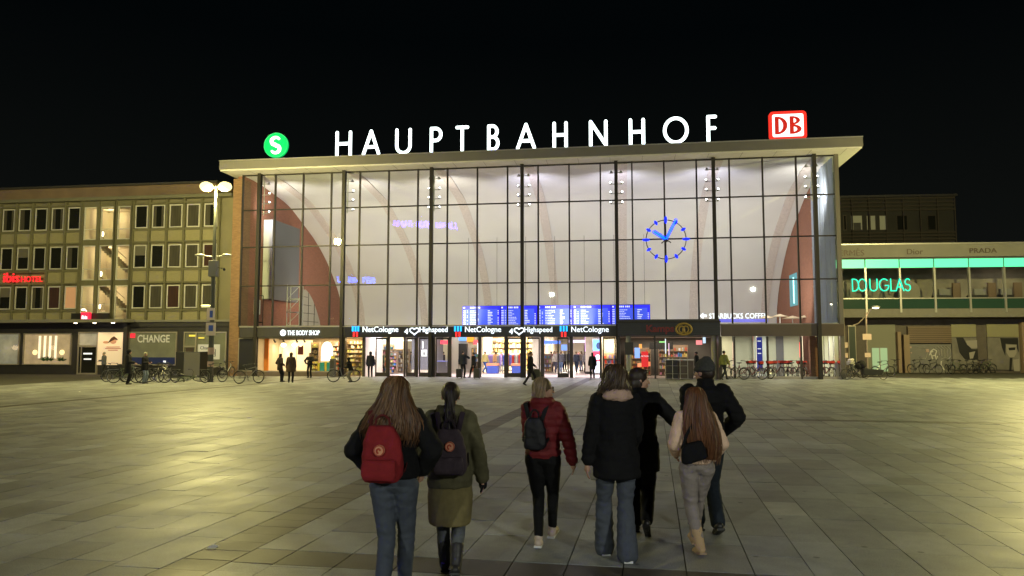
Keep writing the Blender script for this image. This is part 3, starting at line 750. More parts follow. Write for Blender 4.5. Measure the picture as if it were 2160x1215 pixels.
shelf('tall shelf of yellow bottles between shop and first door', FU(748,1.0), 1.0, 1.25, 2.6, seed=12, pal=[goods[1],goods[7],goods[3],goods[6]], n=8)
shelf('narrow shelf behind the left edge of the arch display', FU(664,1.4), 1.4, .55, 2.4, seed=13, pal=[goods[7],goods[1],goods[6]], n=6)
# concourse back shops, depth 9 to 20
t, h0, D = room('corner_shop', 'shop unit in concourse behind the leftmost doors', 772, 850, 9, 13, m_cream, 3.2, (1,.9,.75), 420)
shelf('shelf of books in concourse behind leftmost doors', FU(800,10), 10, 2.4, 2.3, seed=21)
shelf('white magazine shelf in concourse behind second door', FU(842,9), 9, 1.6, 1.9, seed=22, pal=[goods[9],goods[3],goods[8]])
m_greyk = mat('grey_cladding', (.13,.13,.15), .5); m_beige = mat('beige_stone', (.55,.48,.38), .6, var=.06)
t = sthing('grey_cabin', 'dark grey cabin with white notice standing inside behind the doors', 'cabin', FU(895,5.5), 5.5)
b = MB(); b.box(-1.0,1.0,0,2.0,.35,3.1,m_greyk); b.box(-1.0,1.0,-.02,2.0,.02,.35,m_beige); b.build('cabin_body', None, t, bevel=.02)
b = MB(); b.box(-.2,.22,-.05,-.02,1.35,1.85,emat('white_print',(1,1,1),.8)); b.box(-.05,.05,-.06,-.05,1.45,1.68,m_black); b.build('notice', None, t)
b = MB(); b.box(-.16,-.06,-.05,-.02,1.95,2.5,emat('white_print',(1,1,1),.8)); b.build('light_strip', None, t)
t = sthing('ticket_bin', 'grey waste bin with bluish top inside the doors', 'bin', FU(936,3.0), 3.0)
b = MB(); b.box(-.42,.42,-.3,.3,.02,1.0,mat('bin_grey',(.25,.25,.27),.4,.4)); b.build('bin_body', None, t, bevel=.03); b = MB(); b.box(-.44,.44,-.32,.32,1.0,1.06); b.build('bin_top', emat('lilac_glow',(.35,.35,.9),.6), t)
t = sthing('stone_portal', 'beige arched portal with dark screen and small blue sign inside', 'portal', FU(976,12), 12)
b = MB()
b.box(-1.7,-1.0,0,.6,.02,3.4,m_beige); b.box(1.0,1.7,0,.6,.02,3.4,m_beige); b.box(-1.7,1.7,0,.6,3.4,4.0,m_beige); b.box(-1.0,1.0,.3,.5,.02,3.4,mat('pale_wall',(.6,.56,.5),.6)); b.build('portal_frame', None, t)
b = MB(); b.box(-.35,.35,-.05,.28,.6,2.35,m_black); b.build('portal_screen', None, t)
b = MB(); b.box(-.35,.3,-.05,.25,2.6,2.95); b.build('blue_sign', emat('sky_sign',(.15,.4,.9),1.1), t); b = MB(); b.box(.35,1.0,-.05,.25,2.5,2.95); b.build('orange_sign', emat('orange_sign',(1,.35,.02),1.0), t)
t, h0, D = room('clothes_shop', 'clothes shop with colourful racks in the middle of the concourse', 1018, 1132, 9.5, 15, m_cream, 3.2, (1,.88,.66), 900)
rackm = [mat(n_, c_, .8) for n_, c_ in (('cloth_blue',(.06,.10,.45)),('cloth_red',(.65,.04,.03)),('cloth_orange',(.75,.3,.15)),('cloth_violet',(.3,.22,.6)),('cloth_grey',(.3,.3,.34)),('cloth_cream',(.7,.6,.5)))]
def rack(label, u, dep, w_, seed):
    t = sthing('clothes_rack', label, 'clothes rack', u, dep); b = MB(); r_ = random.Random(seed)
    for s in (-1,1): b.tube([(s*w_/2,0,.02),(s*w_/2,0,1.5)],.02,6)
    b.tube([(-w_/2,0,1.5),(w_/2,0,1.5)],.02,6); b.build('rack_frame', m_alu, t)
    b = MB(); x = -w_/2+.04
    while x < w_/2-.08: q = r_.uniform(.07,.12); m = r_.choice(rackm); b.prism([(-.05,1.46),(.05,1.46),(.24,1.32),(.2,.55+r_.random()*.3),(-.2,.55+r_.random()*.2),(-.24,1.32)],0,x,x+q,m); x += q+.012
    o = b.build('hanging_clothes', None, t); o['kind'] = 'stuff'
rack('clothes rack with mixed garments at left of the clothes shop', FU(1036,10), 10, 1.6, 1)
rack('clothes rack with blue and red garments at right of the clothes shop', FU(1085,9.6), 9.6, 1.9, 2)
rack('clothes rack behind the others against the shop back wall', FU(1062,12.5), 12.5, 2.6, 3)
for px, dp_, n_, cc_ in ((1040,7.5,'blue box table with orange top, left of two',rackm[0]),(1092,7.5,'blue box table with orange top, right of two',rackm[0])):
    t = sthing('sale_table', n_, 'table', FU(px,dp_), dp_); b = MB(); b.box(-.42,.42,-.4,.4,.02,.62,cc_); b.build('table_box', None, t, bevel=.02); b = MB(); b.box(-.45,.45,-.42,.42,.62,.8,rackm[2]); b.build('table_top', None, t)
shelf('yellow lit shelf above the clothes shop back wall', FU(1070,14), 14, 5.0, 3.0, seed=33, pal=[goods[1],goods[7],goods[3]], n=6)
for px, dp_, lab in ((1132,6.5,'beige stone pillar left of the corridor'),(1244,7.5,'brown stone pillar right of the corridor')):
    t = sthing('stone_pillar', lab, 'pillar', FU(px,dp_), dp_); b = MB(); b.box(-.32,.32,-.3,.3,.02,3.6,m_beige); b.box(-.36,.36,-.34,.34,.02,.2,m_steel); o = b.build('pillar_shaft', None, t)
t = sthing('violet_light_column', 'violet glowing light strip beside the brown pillar', 'light strip', FU(1237,12), 12); b = MB(); b.box(-.12,.12,0,.1,1.0,3.1,emat('violet_glow',(.75,.35,.95),1.6,True)); b.build('strip', None, t); b = MB(); b.box(-.15,.15,.1,.2,.02,3.2,m_steel); b.build('strip_back', None, t)
t = sthing('backlit_advert', 'tall backlit poster in blue red and white beside the right door', 'advert', FU(1261,6.2), 6.2)
b = MB(); b.box(-.42,.42,0,.2,.1,2.7,m_alu); b.build('advert_case', None, t, bevel=.02)
b = MB(); b.box(-.36,.36,-.012,-.002,.15,1.0,emat('ad_white',(.8,.85,1),1.5)); b.box(-.36,.36,-.012,-.002,1.0,1.75,emat('ad_red',(1,.06,.12),1.3)); b.box(-.36,.36,-.012,-.002,1.75,2.6,emat('ad_blue',(.2,.6,1),1.3)); b.ell((0,-.02,1.3),(.2,.01,.2),m=emat('ad_white',(.8,.85,1),1.5)); b.ell((.05,-.02,2.15),(.17,.01,.25),m=mat('ad_dark',(.05,.1,.3),.5)); b.build('advert_face', None, t)
t, h0, D = room('window_shop', 'small lit shop with hanging lamp behind the rightmost door', 1270, 1302, 3.5, 6.5, m_cream, 2.9, (1,.88,.68), 130)
b = MB(); b.ell((0,1.2,2.1),(.3,.2,.38)); b.build('globe_lamp', emat('warm_glow',(1,.8,.5),6), t, smooth=True)
shelf('shelf with folded clothes behind the rightmost door', FU(1286,5.2), 5.2, 1.1, 1.6, seed=41, pal=rackm, n=4)
# corridor behind the middle
t = sthing('passage_walls', 'long passage with shop walls leading away behind the right doors', 'passage', FU(1190,20), 20)
b = MB(); b.box(-2.6,-2.5,0,22,.02,3.6,m_beige); b.box(2.5,2.6,0,22,.02,3.6,m_beige); b.box(-2.6,2.6,22,22.1,.02,3.6,mat('pale_wall',(.6,.56,.5),.6)); b.build('wall', None, t)
b = MB(); b.box(-2.6,2.6,0,22,3.6,3.7,mat('shop_ceiling',(.6,.58,.54),.8)); b.build('ceiling', None, t)
b = MB(); b.box(-2.5,2.5,0,22,.0,.02,m_floor); b.build('floor', None, t)
for i, (x, y, c_) in enumerate(((-2.48,2,(.9,.5,.2)),(-2.48,7,(.3,.5,1)),(2.40,3,(1,.3,.3)),(2.40,9,(1,.8,.5)),(2.4,15,(.8,.8,1)))):
    b = MB(); b.box(x,x+.08,y,y+3.5,2.3,2.9); b.build('shop_light_box', emat(f'passage_sign_{chr(97+i)}',c_,1.6), t)
for y in (3,9,15): light('AREA', (0,y,3.5), 600, (1,.86,.7), t, 1.5, name='ceiling_or_fill_light')
t = sthing('rear_shop_wall', 'row of lit shop fronts along the back of the hall', 'shop', 0, 20.8)
uc = FU(1190,20)
b = MB(); b.box(UL,uc-2.7,0,.3,.02,4.2,m_beige); b.box(uc+2.7,UR,0,.3,.02,4.2,m_beige); b.box(uc-2.7,uc+2.7,0,.3,3.7,4.2,m_beige); b.build('wall', None, t)
r_ = random.Random(9)
for i in range(15):
    x = UL+1.2+i*2.7
    if abs(x+1.1-uc) < 4: continue
    c_ = r_.choice([(1,.85,.6),(.8,.85,1),(1,.7,.5),(.95,.9,.8)])
    b = MB(); b.box(x,x+2.1,-.06,-.0,.3,2.5); w_ = b.build('lit_window', emat(f'lit_window_tone_{i%4}',c_,.75), t)
    b = MB()
    for k in range(16): xx = x+.1+r_.random()*1.8; zz = .35+r_.random()*1.8; b.box(xx,xx+.06+r_.random()*.25,-.12,-.065,zz,zz+.05+.3*r_.random(),r_.choice(goods))
    o = b.build('window_goods', None, t); o['kind'] = 'stuff'
    b = MB(); b.box(x,x+2.1,-.12,-.0,2.65,3.1); b.build('fascia', r_.choice([m_black,m_ry,m_dark,m_greyk]), t)
# bakery interior and right hall
t, h0, D = room('bakery', 'bakery room with counter lights behind the kiosk', 1308, 1515, .6, 5.0, mat('bakery_wall',(.25,.23,.20),.7), 2.7, (1,.88,.7), 95)
shelf('bread shelf at the back left of the bakery', FU(1345,4), 4, 1.8, 2.0, seed=51, pal=[goods[1],goods[6],goods[0]])
shelf('drinks shelf at the back of the bakery', FU(1420,4), 4, 2.0, 2.2, seed=52)
b = MB(); b.box(-1.2,.4,1.8,1.85,1.9,2.4,mat('menu_dark',(.05,.045,.04),.5)); b.build('menu_board', None, t)
for px, zz, wd_, hh_, c_ in ((1352,1.95,.2,.3,(1,.45,.1)),(1345,1.3,.35,.7,(.3,.5,1)),(1405,1.6,.06,1.0,(.9,1,1)),(1412,1.5,.05,.8,(1,.6,.8)),(1398,2.35,.4,.08,(.4,1,.3)),(1476,2.2,.4,.3,(1,.3,.3)),(1487,2.3,.18,.5,(.6,.8,1)),(1350,.7,.3,.25,(1,.35,.15)),(1366,.75,.4,.3,(1,.25,.1)),(1325,.8,.2,.2,(1,.4,.3))):
    b = MB(); x = FU(px,1.5)-FU(1411.5,.6); b.box(x-wd_/2,x+wd_/2,.9,.95,zz,zz+hh_); b.build('light_panel', emat('kiosk_panel_%d'%px,c_,1.1), t)
t = sthing('hall_partition', 'pale partition and doors inside behind the rental bicycles', 'partition', FU(1640,3.2), 3.2)
x0, x1 = FU(1522,3.2)-FU(1640,3.2), FU(1745,3.2)-FU(1640,3.2)
def hx(px): return FU(px,3.2)-FU(1640,3.2)
b = MB(); b.box(x0,hx(1545),0,.1,.02,3.2,mat('lit_cream',(.75,.7,.5),.7)); b.box(hx(1549),hx(1590),.3,.4,.02,3.2,mat('sage_panel',(.5,.52,.42),.6)); b.box(hx(1590),hx(1618),0,.1,.02,3.2,mat('pale_blue_panel',(.5,.56,.55),.5)); b.box(hx(1618),hx(1690),.5,.6,.02,3.2,mat('sage_panel',(.5,.52,.42),.6)); b.box(hx(1640),hx(1656),.45,.5,.02,3.0,m_greyk); b.build('panel', None, t)
b = MB(); b.box(hx(1595),hx(1597.5),-.1,-.02,.02,3.2,emat('cream_glow',(1,.85,.6),1.2)); b.box(hx(1691),hx(1693),-.1,-.02,.4,3.2,emat('cream_glow',(1,.85,.6),1.2)); b.build('light_strip', None, t)
t = sthing('blue_banner', 'tall dark blue banner with white print inside the right windows', 'banner', FU(1602,.5), .5)
b = MB(); b.box(-.18,.18,-.02,.02,.5,2.68); b.build('banner_cloth', emat('banner_blue',(.02,.03,.3),.7), t); b = MB()
for z in (2.4,1.9,1.6): b.box(-.12,.1,-.026,-.021,z,z+.06)
b.build('banner_print', emat('white_print',(1,1,1),.8), t)
for px, c_, zz, hh_, nm in ((1672,(1,.25,.2),1.5,.9,'vertical red glowing strip sign inside, left of two'),(1686,(1,.1,.1),1.3,1.1,'vertical red glowing strip sign inside, right of two')):
    t = sthing('strip_sign', nm, 'sign', FU(px,6), 6); b = MB(); b.box(-.12,.12,0,.08,zz,zz+hh_,emat('strip_red_%d'%px,c_,2.2)); b.build('sign_face', None, t); b = MB(); b.tube([(0,.12,.02),(0,.12,3.0)],.03); b.build('sign_pole', m_steel, t)
t = sthing('orange_notice', 'orange notice hanging at the corner window', 'notice', FU(1716,.4), .4, 2.25); b = MB(); b.box(-.16,.16,0,.03,0,.32,mat('orange_paper',(.8,.4,.1),.6)); b.build('notice_sheet', None, t); b = MB(); b.tube([(0,.015,.32),(0,.015,.45)],.008,6); b.build('cord', m_steel, t)
b = MB(); b.box(FU(1708,.3),FU(1724,.3),.2,.6,.02,2.7); b.build('ground_pier', m_brick, st)
# upper level objects seen just above the sill
t = sthing('cyan_window', 'cyan glowing tall window on the right brick wall', 'window', UR-.02, 12.0, 5.4)
b = MB(); b.box(-.06,-.0,0,2.6,0,2.6,emat('cyan_pane',(.15,.5,.6),.45)); b.build('pane', None, t); b = MB(); b.box(-.1,-.06,.9,1.1,.2,2.3,emat('cyan_tube',(.5,1,1),2.5)); b.build('tube_lamp', None, t)
r_ = random.Random(4)
for i, (px, py, sz) in enumerate(((1645,668,1.4),(1672,672,1.6),(1700,670,1.2),(1618,671,1.1))):
    u, z = F(px,py,10); t = sthing('mezzanine_parasol', f'small cream parasol on the upper level at right, {["second","third","fourth","first"][i]} from left', 'parasol', u, 10, z)
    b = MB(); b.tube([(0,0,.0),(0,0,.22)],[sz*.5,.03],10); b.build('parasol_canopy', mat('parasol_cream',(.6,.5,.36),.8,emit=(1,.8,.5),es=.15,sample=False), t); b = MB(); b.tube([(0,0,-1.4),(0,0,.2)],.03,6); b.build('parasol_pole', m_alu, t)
t = sthing('scaffold_tower', 'white metal lattice tower in front of left brick wall inside', 'scaffold', FU(622,4,650), 4, 3.6)
b = MB()
for x in (-.5,.5):
    for y in (-.3,.3): b.tube([(x,y,0),(x,y,3.2)],.035,6)
for z in (.1,1.1,2.1,3.1): b.tube([(-.5,-.3,z),(.5,-.3,z)],.03,6); b.tube([(-.5,.3,z),(.5,.3,z)],.03,6)
for z in (.1,1.1,2.1): b.tube([(-.5,-.3,z),(.5,-.3,z+1)],.02,6)
b.build('lattice', m_wf, t)
t = sthing('rooftop_unit', 'white air handling cabinet with frame inside the lower left panes', 'machine', FU(533,2.5,670), 2.5, 3.6)
b = MB(); b.box(-.45,.45,-.3,.3,.9,2.0,m_wf); b.build('cabinet', None, t, bevel=.03); b = MB()
for x in (-.8,-.3,.3,.8): b.tube([(x,0,0),(x,0,2.3)],.03,6)
b.tube([(-.8,0,2.3),(.8,0,2.3)],.03,6); b.tube([(-.8,0,.3),(.8,0,.3)],.05,6); b.build('stand_frame', m_steel, t)
b = MB(); b.box(FU(505,.2),FU(727,.2),.2,4.6,3.0,3.45,m_dark); b.build('mezzanine_floor', None, st)
b = MB(); b.box(FU(1523,.2),UR-.3,.2,9,2.9,3.4,m_dark); b.build('mezzanine_floor', None, st)

# interior hall light
for k, u in enumerate(COLS):
    mid = abs(k-3.6)
    colr = (.84,.79,1.0) if 2.2 <= k <= 5.5 else (1.0,.90,.82)
    light('SPOT', (u,.9,12.3), 800, colr, st, .25, (u+.6,13,13.2), 130, .8, name='flood_light')
for u in (-22,-13,-4,5,11):
    light('AREA', (u,7.0,5.2), 275, (1.0,.93,.81), st, 3.5, aim=(u,15,9.5), name='vault_fill_light')  # added area lights without fixtures, fill the lower vault
for u in (-19,-12,-5,2,9):
    light('SPOT', (u,.9,11.7), 900, (1.0,.84,.74), st, .15, (u,8,0), 95, .9, name='hall_downlight')
light('AREA', (-23.5,7,5.5), 110, (1,.70,.5), st, 3.0, aim=(-27,9,8), name='wall_fill_light')  # bare area light added to warm the brick wall
for u in (3.2,6.5,10,12.6): light('AREA', (u,1.6,2.85), 95, (1,.93,.74), st, 1.6, name='ceiling_or_fill_light')  # added to brighten the right hall, no fixtures
for u in (-17.0,-14,-11,-8,-5,-2): light('AREA', (u,3.2,3.3), 210, (.94,.86,1.0), st, 1.4, name='ceiling_or_fill_light')  # bare area lights in the open hall, brighten the concourse floor
light('AREA', (FU(748,.7),.6,2.68), 60, (1,.75,.4), st, .8, size_y=.5, name='ceiling_or_fill_light')  # this and the next are added to brighten the shelves
light('AREA', (FU(706,.7),.8,2.60), 40, (1,.8,.5), st, .9, size_y=.5, name='ceiling_or_fill_light')

# ---- rooftop signs across the square; their mirror image shows in the glass
m_bn = emat('blue_roof_neon', (.03,.10,1.0), 60); m_vn = emat('violet_roof_neon', (.13,.07,1.0), 48)
for px0,px1,py0,py1,m,lab,sd,n in ((831,968,470,482,m_vn,'violet neon rooftop letters on the building opposite the station',3,17),(712,792,585,598,m_bn,'blue neon rooftop letters on the building opposite the station',6,9)):
    D = 88; u0,z1 = F(px0,py0,D); u1,z0 = F(px1,py1,D); p = W(0,0); sl = .10
    t = sthing('roof_neon_sign', lab, 'sign', u0, -D, z0); b = MB(); r_ = random.Random(sd); w_ = (u1-u0)/n; h_ = (z1-z0)*.8
    for i in range(n):
        if i in (5,): continue
        x = i*w_; zz = (n-1-i)*sl*w_*.6
        b.tube([(x+.1*w_,0,zz),(x+.1*w_,0,zz+h_)],.17,5)
        if r_.random() < .7: b.tube([(x+.7*w_,0,zz),(x+.7*w_,0,zz+h_*r_.uniform(.5,1))],.17,5)
        k = zz+h_*r_.choice([0,.5,1]); b.tube([(x+.1*w_,0,k),(x+.7*w_,0,k)],.17,5)
    b.build('neon_tubes', m, t); b = MB(); b.box(-.3,u1-u0+.3,-.25,-.15,-.4,-.25); b.build('sign_rail', m_steel, t)

# ---- hanging signs, light rails and goods stands in the concourse
for i,(px,py,dp_,wd_,hh_,c_,lb) in enumerate(((941,722,6,.9,.28,(1,.05,.08),'red glowing hanging sign above the waste bin'),(1165,722,10,1.3,.25,(.1,.2,.9),'blue hanging direction sign left in the passage opening'),(1190,733,16,.5,.5,(.2,.35,1),'small square blue sign deep in the passage'),
  (1222,720,8,1.6,.2,(.85,.7,1),'lilac glowing rail over the right open doorway'),(1040,716,8,1.5,.14,(1,.92,.7),'warm light rail over the left of the clothes shop'),(1088,717,7,1.4,.12,(1,.9,.65),'warm light rail over the right of the clothes shop'),(800,716,8,1.6,.14,(.9,.95,1),'cool light rail behind the leftmost doors'),(865,718,8,1.2,.12,(1,.95,.85),'pale light rail behind the third door'),
  (1003,722,9,.35,.35,(1,.08,.1),'small red square sign beside the stone portal'),(1008,735,9,.1,.9,(.95,.97,1),'white vertical light tube beside the stone portal'),(1128,716,8,.7,.12,(1,.95,.85),'short warm light rail left of the stone pillar'))):
    u, z = F(px,py,dp_); t = sthing('hanging_sign', lb, 'sign', u, dp_, z); b = MB(); b.box(-wd_/2,wd_/2,0,.08,-hh_/2,hh_/2); b.build('sign_face', emat('hanging_tone_%d'%i,c_,1.5), t)
    b = MB(); b.tube([(-wd_*.35,.04,hh_/2),(-wd_*.35,.04,hh_/2+.6)],.012,5); b.tube([(wd_*.35,.04,hh_/2),(wd_*.35,.04,hh_/2+.6)],.012,5); b.build('hanger', m_steel, t)
shelf('low goods stand in front of the passage, left side', FU(1150,11), 11, 1.0, 1.5, seed=61, n=4)
shelf('goods stand right of the passage behind the brown pillar', FU(1252,13), 13, 1.6, 2.2, seed=62, n=6)
shelf('postcard stand inside the second door from left', FU(828,6), 6, .7, 1.7, seed=63, n=6)
shelf('snack shelf behind the stone portal column', FU(1002,11.4), 11.4, .6, 2.0, seed=64, n=5)

# ================================================================ HOTEL (left)
HD = 1.2
m_hw = mat('hotel_render', (.21,.19,.12), .8, var=.08, scale=.8, bump=.1, bscale=20)
m_hp = mat('hotel_pier', (.155,.145,.085), .75, var=.06)
m_sp = mat('spandrel_panel', (.31,.28,.16), .75, var=.07, scale=5, stretch=(1,1,4))
m_win = mat('window_frame_white', (.62,.60,.55), .5)
m_pane = mat('dark_pane', (.015,.016,.014), .08, spec=.8)
m_base = mat('dark_base', (.03,.028,.03), .5)
hu1 = FU(484,HD); hu0 = -62
ht = sthing('hotel_building', 'olive hotel with three rows of white framed windows left of the station', 'building', 0, HD)
ZC = FZ(418,HD,404); ZR = FZ(388,HD+1.5,404)
b = MB(); b.box(hu0,hu1,.25,12,0,ZC,m_hw)
sx0, sx1 = FU(166,HD,560), FU(272,HD,560)   # stairwell opening is cut by building the wall in two
b = MB(); b.box(hu0,sx0,.25,12,0,ZC); b.box(sx1,hu1,.25,12,0,ZC); b.box(sx0,sx1,3.2,12,0,ZC); b.box(sx0,sx1,.25,3.2,0,FZ(676,HD,220)); b.build('wall', m_hw, ht)
b = MB(); b.box(hu0,hu1+.0,-.35,12,ZC,ZC+.25); b.build('cornice', mat('cornice_grey',(.16,.155,.11),.7), ht)
b = MB(); b.box(hu0,FU(455,HD+1.5,400),1.5,12,ZC+.25,ZR); b.build('attic_wall', mat('attic_render',(.20,.14,.095),.8,var=.2,scale=.5), ht)
b = MB(); b.box(hu0,FU(458,HD+1.2,400),1.2,12.3,ZR,ZR+.14); b.build('roof', m_dark, ht)
rows = [(429.6,478),(512,563),(598.7,649.4)]
wl = [px/2.585 for px in (37,-58,-153,-248)]
pitch = 36.75
cR = [294+pitch*i for i in range(5)]            # right block centres
cL = [145.6-pitch*i for i in range(12)]         # left block
zr = [(FZ(b_,HD,404), FZ(a_,HD,404)) for a_, b_ in rows]
wpm = FU(404,HD,500)-FU(377,HD,500)             # window width
pm = (FU(404,HD,500)-FU(367.25,HD,500))
base_r = FU(404.3,HD,500); cen = [base_r-pm*i for i in range(4)]; cen = [base_r+pm]+cen
stairc = [base_r-pm*(4+i) for i in range(3)]; left = [base_r-pm*(7+i) for i in range(11)]
wh = zr[0][1]-zr[0][0]
mf = MB(); fw = .075
mf.box(-wpm/2,wpm/2,0,.12,0,fw); mf.box(-wpm/2,wpm/2,0,.12,wh-fw,wh); mf.box(-wpm/2,-wpm/2+fw,0,.12,fw,wh-fw); mf.box(wpm/2-fw,wpm/2,0,.12,fw,wh-fw)
f0 = mf.build('window', m_win, ht); p0_ = MB().box(-wpm/2+fw,wpm/2-fw,.05,.07,fw,wh-fw).build('pane', m_pane, f0)
panes = {'dark': p0_.data}
for nm, m in (('curtain', mat('net_curtain',(.055,.05,.035),.8,var=.35,scale=8,stretch=(1,1,.05))),('warm', emat('warm_curtain',(.8,.42,.2),.35)),('red', mat('red_curtain',(.04,.014,.01),.8,var=.3,scale=8,stretch=(1,1,.05)))):
    panes[nm] = MB().box(-wpm/2+fw,wpm/2-fw,.05,.07,fw,wh-fw).build('pane', m, None).data
mc_ = MATS['net_curtain']
for nm_, sp2 in (('half',((-1,-.15),)),('sides',((-1,-.45),(.5,1)))):
    b = MB(); b.box(-wpm/2+fw,wpm/2-fw,.05,.07,fw,wh-fw,m_pane)
    for a_, c_ in sp2: b.box((wpm/2-fw)*a_,(wpm/2-fw)*c_,.04,.05,fw,wh-fw,mc_)
    panes[nm_] = b.build('pane', None, None).data
b = MB(); b.box(-wpm/2+fw,wpm/2-fw,.05,.07,fw,wh-fw,m_pane); b.box(-wpm/2+fw,wpm/2-fw,.04,.05,wh*.55,wh-fw,mat('roller_blind',(.14,.13,.10),.8)); panes['blind'] = b.build('pane', None, None).data
wr_ = random.Random(12)
for o in [o for o in sc.objects if o.name.startswith('pane.') and o.parent is None]: bpy.data.objects.remove(o)
spec = {(0,2,'R'):'curtain',(0,3,'R'):'curtain',(1,2,'R'):'curtain',(1,3,'R'):'curtain',(1,4,'R'):'red',(2,1,'R'):'curtain',(2,2,'R'):'red',(2,3,'R'):'curtain',(2,0,'L'):'warm',(2,1,'L'):'red',(2,4,'R'):'curtain'}
first = True
ordR = sorted(cen)
for r, (z0, z1) in enumerate(zr):
    for side_, cs in (('R',ordR),('L',left)):
        for i, u in enumerate(cs):
            f = f0 if first else f0.copy()
            if not first:
                sc.collection.objects.link(f); p = p0_.copy(); sc.collection.objects.link(p); p.parent = f; p.data = panes[spec.get((r,i,side_),wr_.choice(['dark','dark','half','sides','blind']))]
            f.location = (u, .10, z0); first = False
# spandrels, piers and slab bands
for u in ordR+left:
    for r in range(3):
        ztop = zr[r][0]-.22; zbot = (zr[r+1][1]+.22) if r < 2 else FZ(676,HD,404)
        b = MB(); b.box(u-pm/2+.09,u+pm/2-.09,.14,.25,zbot,ztop); b.build('spandrel', m_sp, ht)
b = MB()
for u in [ordR[0]-pm/2+pm*i for i in range(6)]+[left[0]+pm/2-pm*i for i in range(12)]+[stairc[0]-pm*1.0+pm/2]: b.box(u-.07,u+.07,0,.25,FZ(676,HD,404),ZC)
b.build('pilaster', m_hp, ht)
b = MB()
for z0, z1 in zr:
    for a, c in ((hu0,left[0]+pm/2-.07),(ordR[0]-pm/2+.07,ordR[-1]+pm/2-.07)): b.box(a,c,.03,.25,z0-.22,z0-.06); b.box(a,c,.03,.25,z1+.08,z1+.2)
b.build('sill_band', m_hp, ht)
# stairwell glazing
zst = [(FZ(b_,HD,220),FZ(a_,HD,220)) for a_,b_ in ((435.5,505),(517,590.5),(602,660))]
m_lit = mat('stair_plaster', (.82,.72,.52), .8)
for i, u in enumerate(sorted(stairc)):
    for r, (z0, z1) in enumerate(zst):
        if r == 2 and i == 2: z0 -= .55
        b = MB(); w2 = wpm/2+.03
        b.box(u-w2,u+w2,.1,.2,z0,z0+.07,m_win); b.box(u-w2,u+w2,.1,.2,z1-.07,z1,m_win); b.box(u-w2,u-w2+.07,.1,.2,z0+.07,z1-.07,m_win); b.box(u+w2-.07,u+w2,.1,.2,z0+.07,z1-.07,m_win)
        zm = z0+(z1-z0)*.32; b.box(u-w2+.07,u+w2-.07,.1,.2,zm-.03,zm+.03,m_win); f = b.build('stair_window', None, ht)
        b = MB(); b.box(u-w2+.07,u+w2-.07,.15,.16,z0+.07,z1-.07,GL); b.build('pane', None, f)
b = MB()
for u in [min(stairc)-pm/2, min(stairc)+pm/2, max(stairc)-pm/2, max(stairc)+pm/2]: b.box(u-.13,u+.13,0,.25,FZ(676,HD,220),ZC)
for z0, z1 in ((zst[0][1],ZC),(zst[1][1],zst[0][0]),(zst[2][1],zst[1][0]),(FZ(676,HD,220),zst[2][0]-.6)):
    for u in stairc: b.box(u-pm/2+.13,u+pm/2-.13,.06,.3,z0+.01,z1-.01)
b.build('stair_pier', m_hp, ht)
b = MB(); b.box(sx0+.01,sx1-.01,3.1,3.19,FZ(676,HD,220),ZC-.02,m_lit); b.box(sx0+.0,sx0+.05,.3,3.1,FZ(676,HD,220),ZC-.02,m_lit); b.box(sx1-.05,sx1,.3,3.1,FZ(676,HD,220),ZC-.02,m_lit); b.build('stairwell_wall', None, ht)
for r in range(3):
    zb0 = zst[r][0]-.1 if r < 2 else zst[r][0]-.6
    b = MB(); b.box(sx0+.06,sx1-.06,1.6,3.0,zst[r][1]+.12,zst[r][1]+.3,m_lit); b.build('landing', None, ht)
    if r > 0:
        b = MB(); 
        for s_ in range(12): xx = sx0+1.1+s_*.2; zz = zst[r][1]+.1-s_*.17; b.box(xx,xx+.22,.8,1.5,zz-.25,zz)
        b.tube([(sx0+1.1,.75,zst[r][1]+.9),(sx0+3.4,.75,zst[r][1]-.95)],.03,6); b.build('stair_flight', mat('stair_concrete',(.42,.35,.26),.8), ht)
    light('POINT', ((sx0+sx1)/2-1.0,2.0,zst[r][1]-.35), 50, (1,.76,.45), ht, .12, name='stair_light')
    b = MB(); b.ell((sx0+1.3,.8,zst[r][0]+.55),(.09,.09,.2)); b.build('wall_lamp', emat('warm_glow',(1,.8,.5),6), ht, smooth=True)
# ground floor of the hotel
gy = FZ(679,HD,404)
b = MB(); b.box(hu0,hu1,.0,.25,gy-.35,gy,m_base); b.box(hu0,hu1,.10,.25,0,gy-.35,m_base); b.build('ground_floor_wall', None, ht)
b = MB(); b.box(hu0,FU(262,HD-1.2,680),-1.2,.0,gy-.02,gy+.2); b.build('canopy', mat('canopy_grey',(.22,.21,.18),.6), ht)
b = MB(); b.box(FU(262,HD),hu1,-.12,.0,gy+.0,gy+.16); b.build('ledge', mat('canopy_grey',(.22,.21,.18),.6), ht)
def hwin(px0,px1,py0,py1,inner,label=None,frame=m_frame_l):
    u0, z1 = F(px0,py0,HD); u1, z0 = F(px1,py1,HD); b = MB(); f_=.08
    b.box(u0,u1,-.02,.12,z0,z0+f_); b.box(u0,u1,-.02,.12,z1-f_,z1); b.box(u0,u0+f_,-.02,.12,z0+f_,z1-f_); b.box(u1-f_,u1,-.02,.12,z0+f_,z1-f_)
    f = b.build('shop_window', frame, ht); b = MB(); b.box(u0+f_,u1-f_,.075,.095,z0+f_,z1-f_); p = b.build('window_glow_card', inner, f)  # flat card whose emission stands in for a lit room
    b = MB(); b.box(u0+f_,u1-f_,.0,.01,z0+f_,z1-f_); b.build('pane', GL, f); return u0,u1,z0,z1,f
m_lob = mat('lobby_glow_warm', (.3,.24,.16), .8, var=.5, scale=1.2, emit=(.9,.6,.32), es=.38, sample=False)  # glow of the lit rooms put into these flat card colours
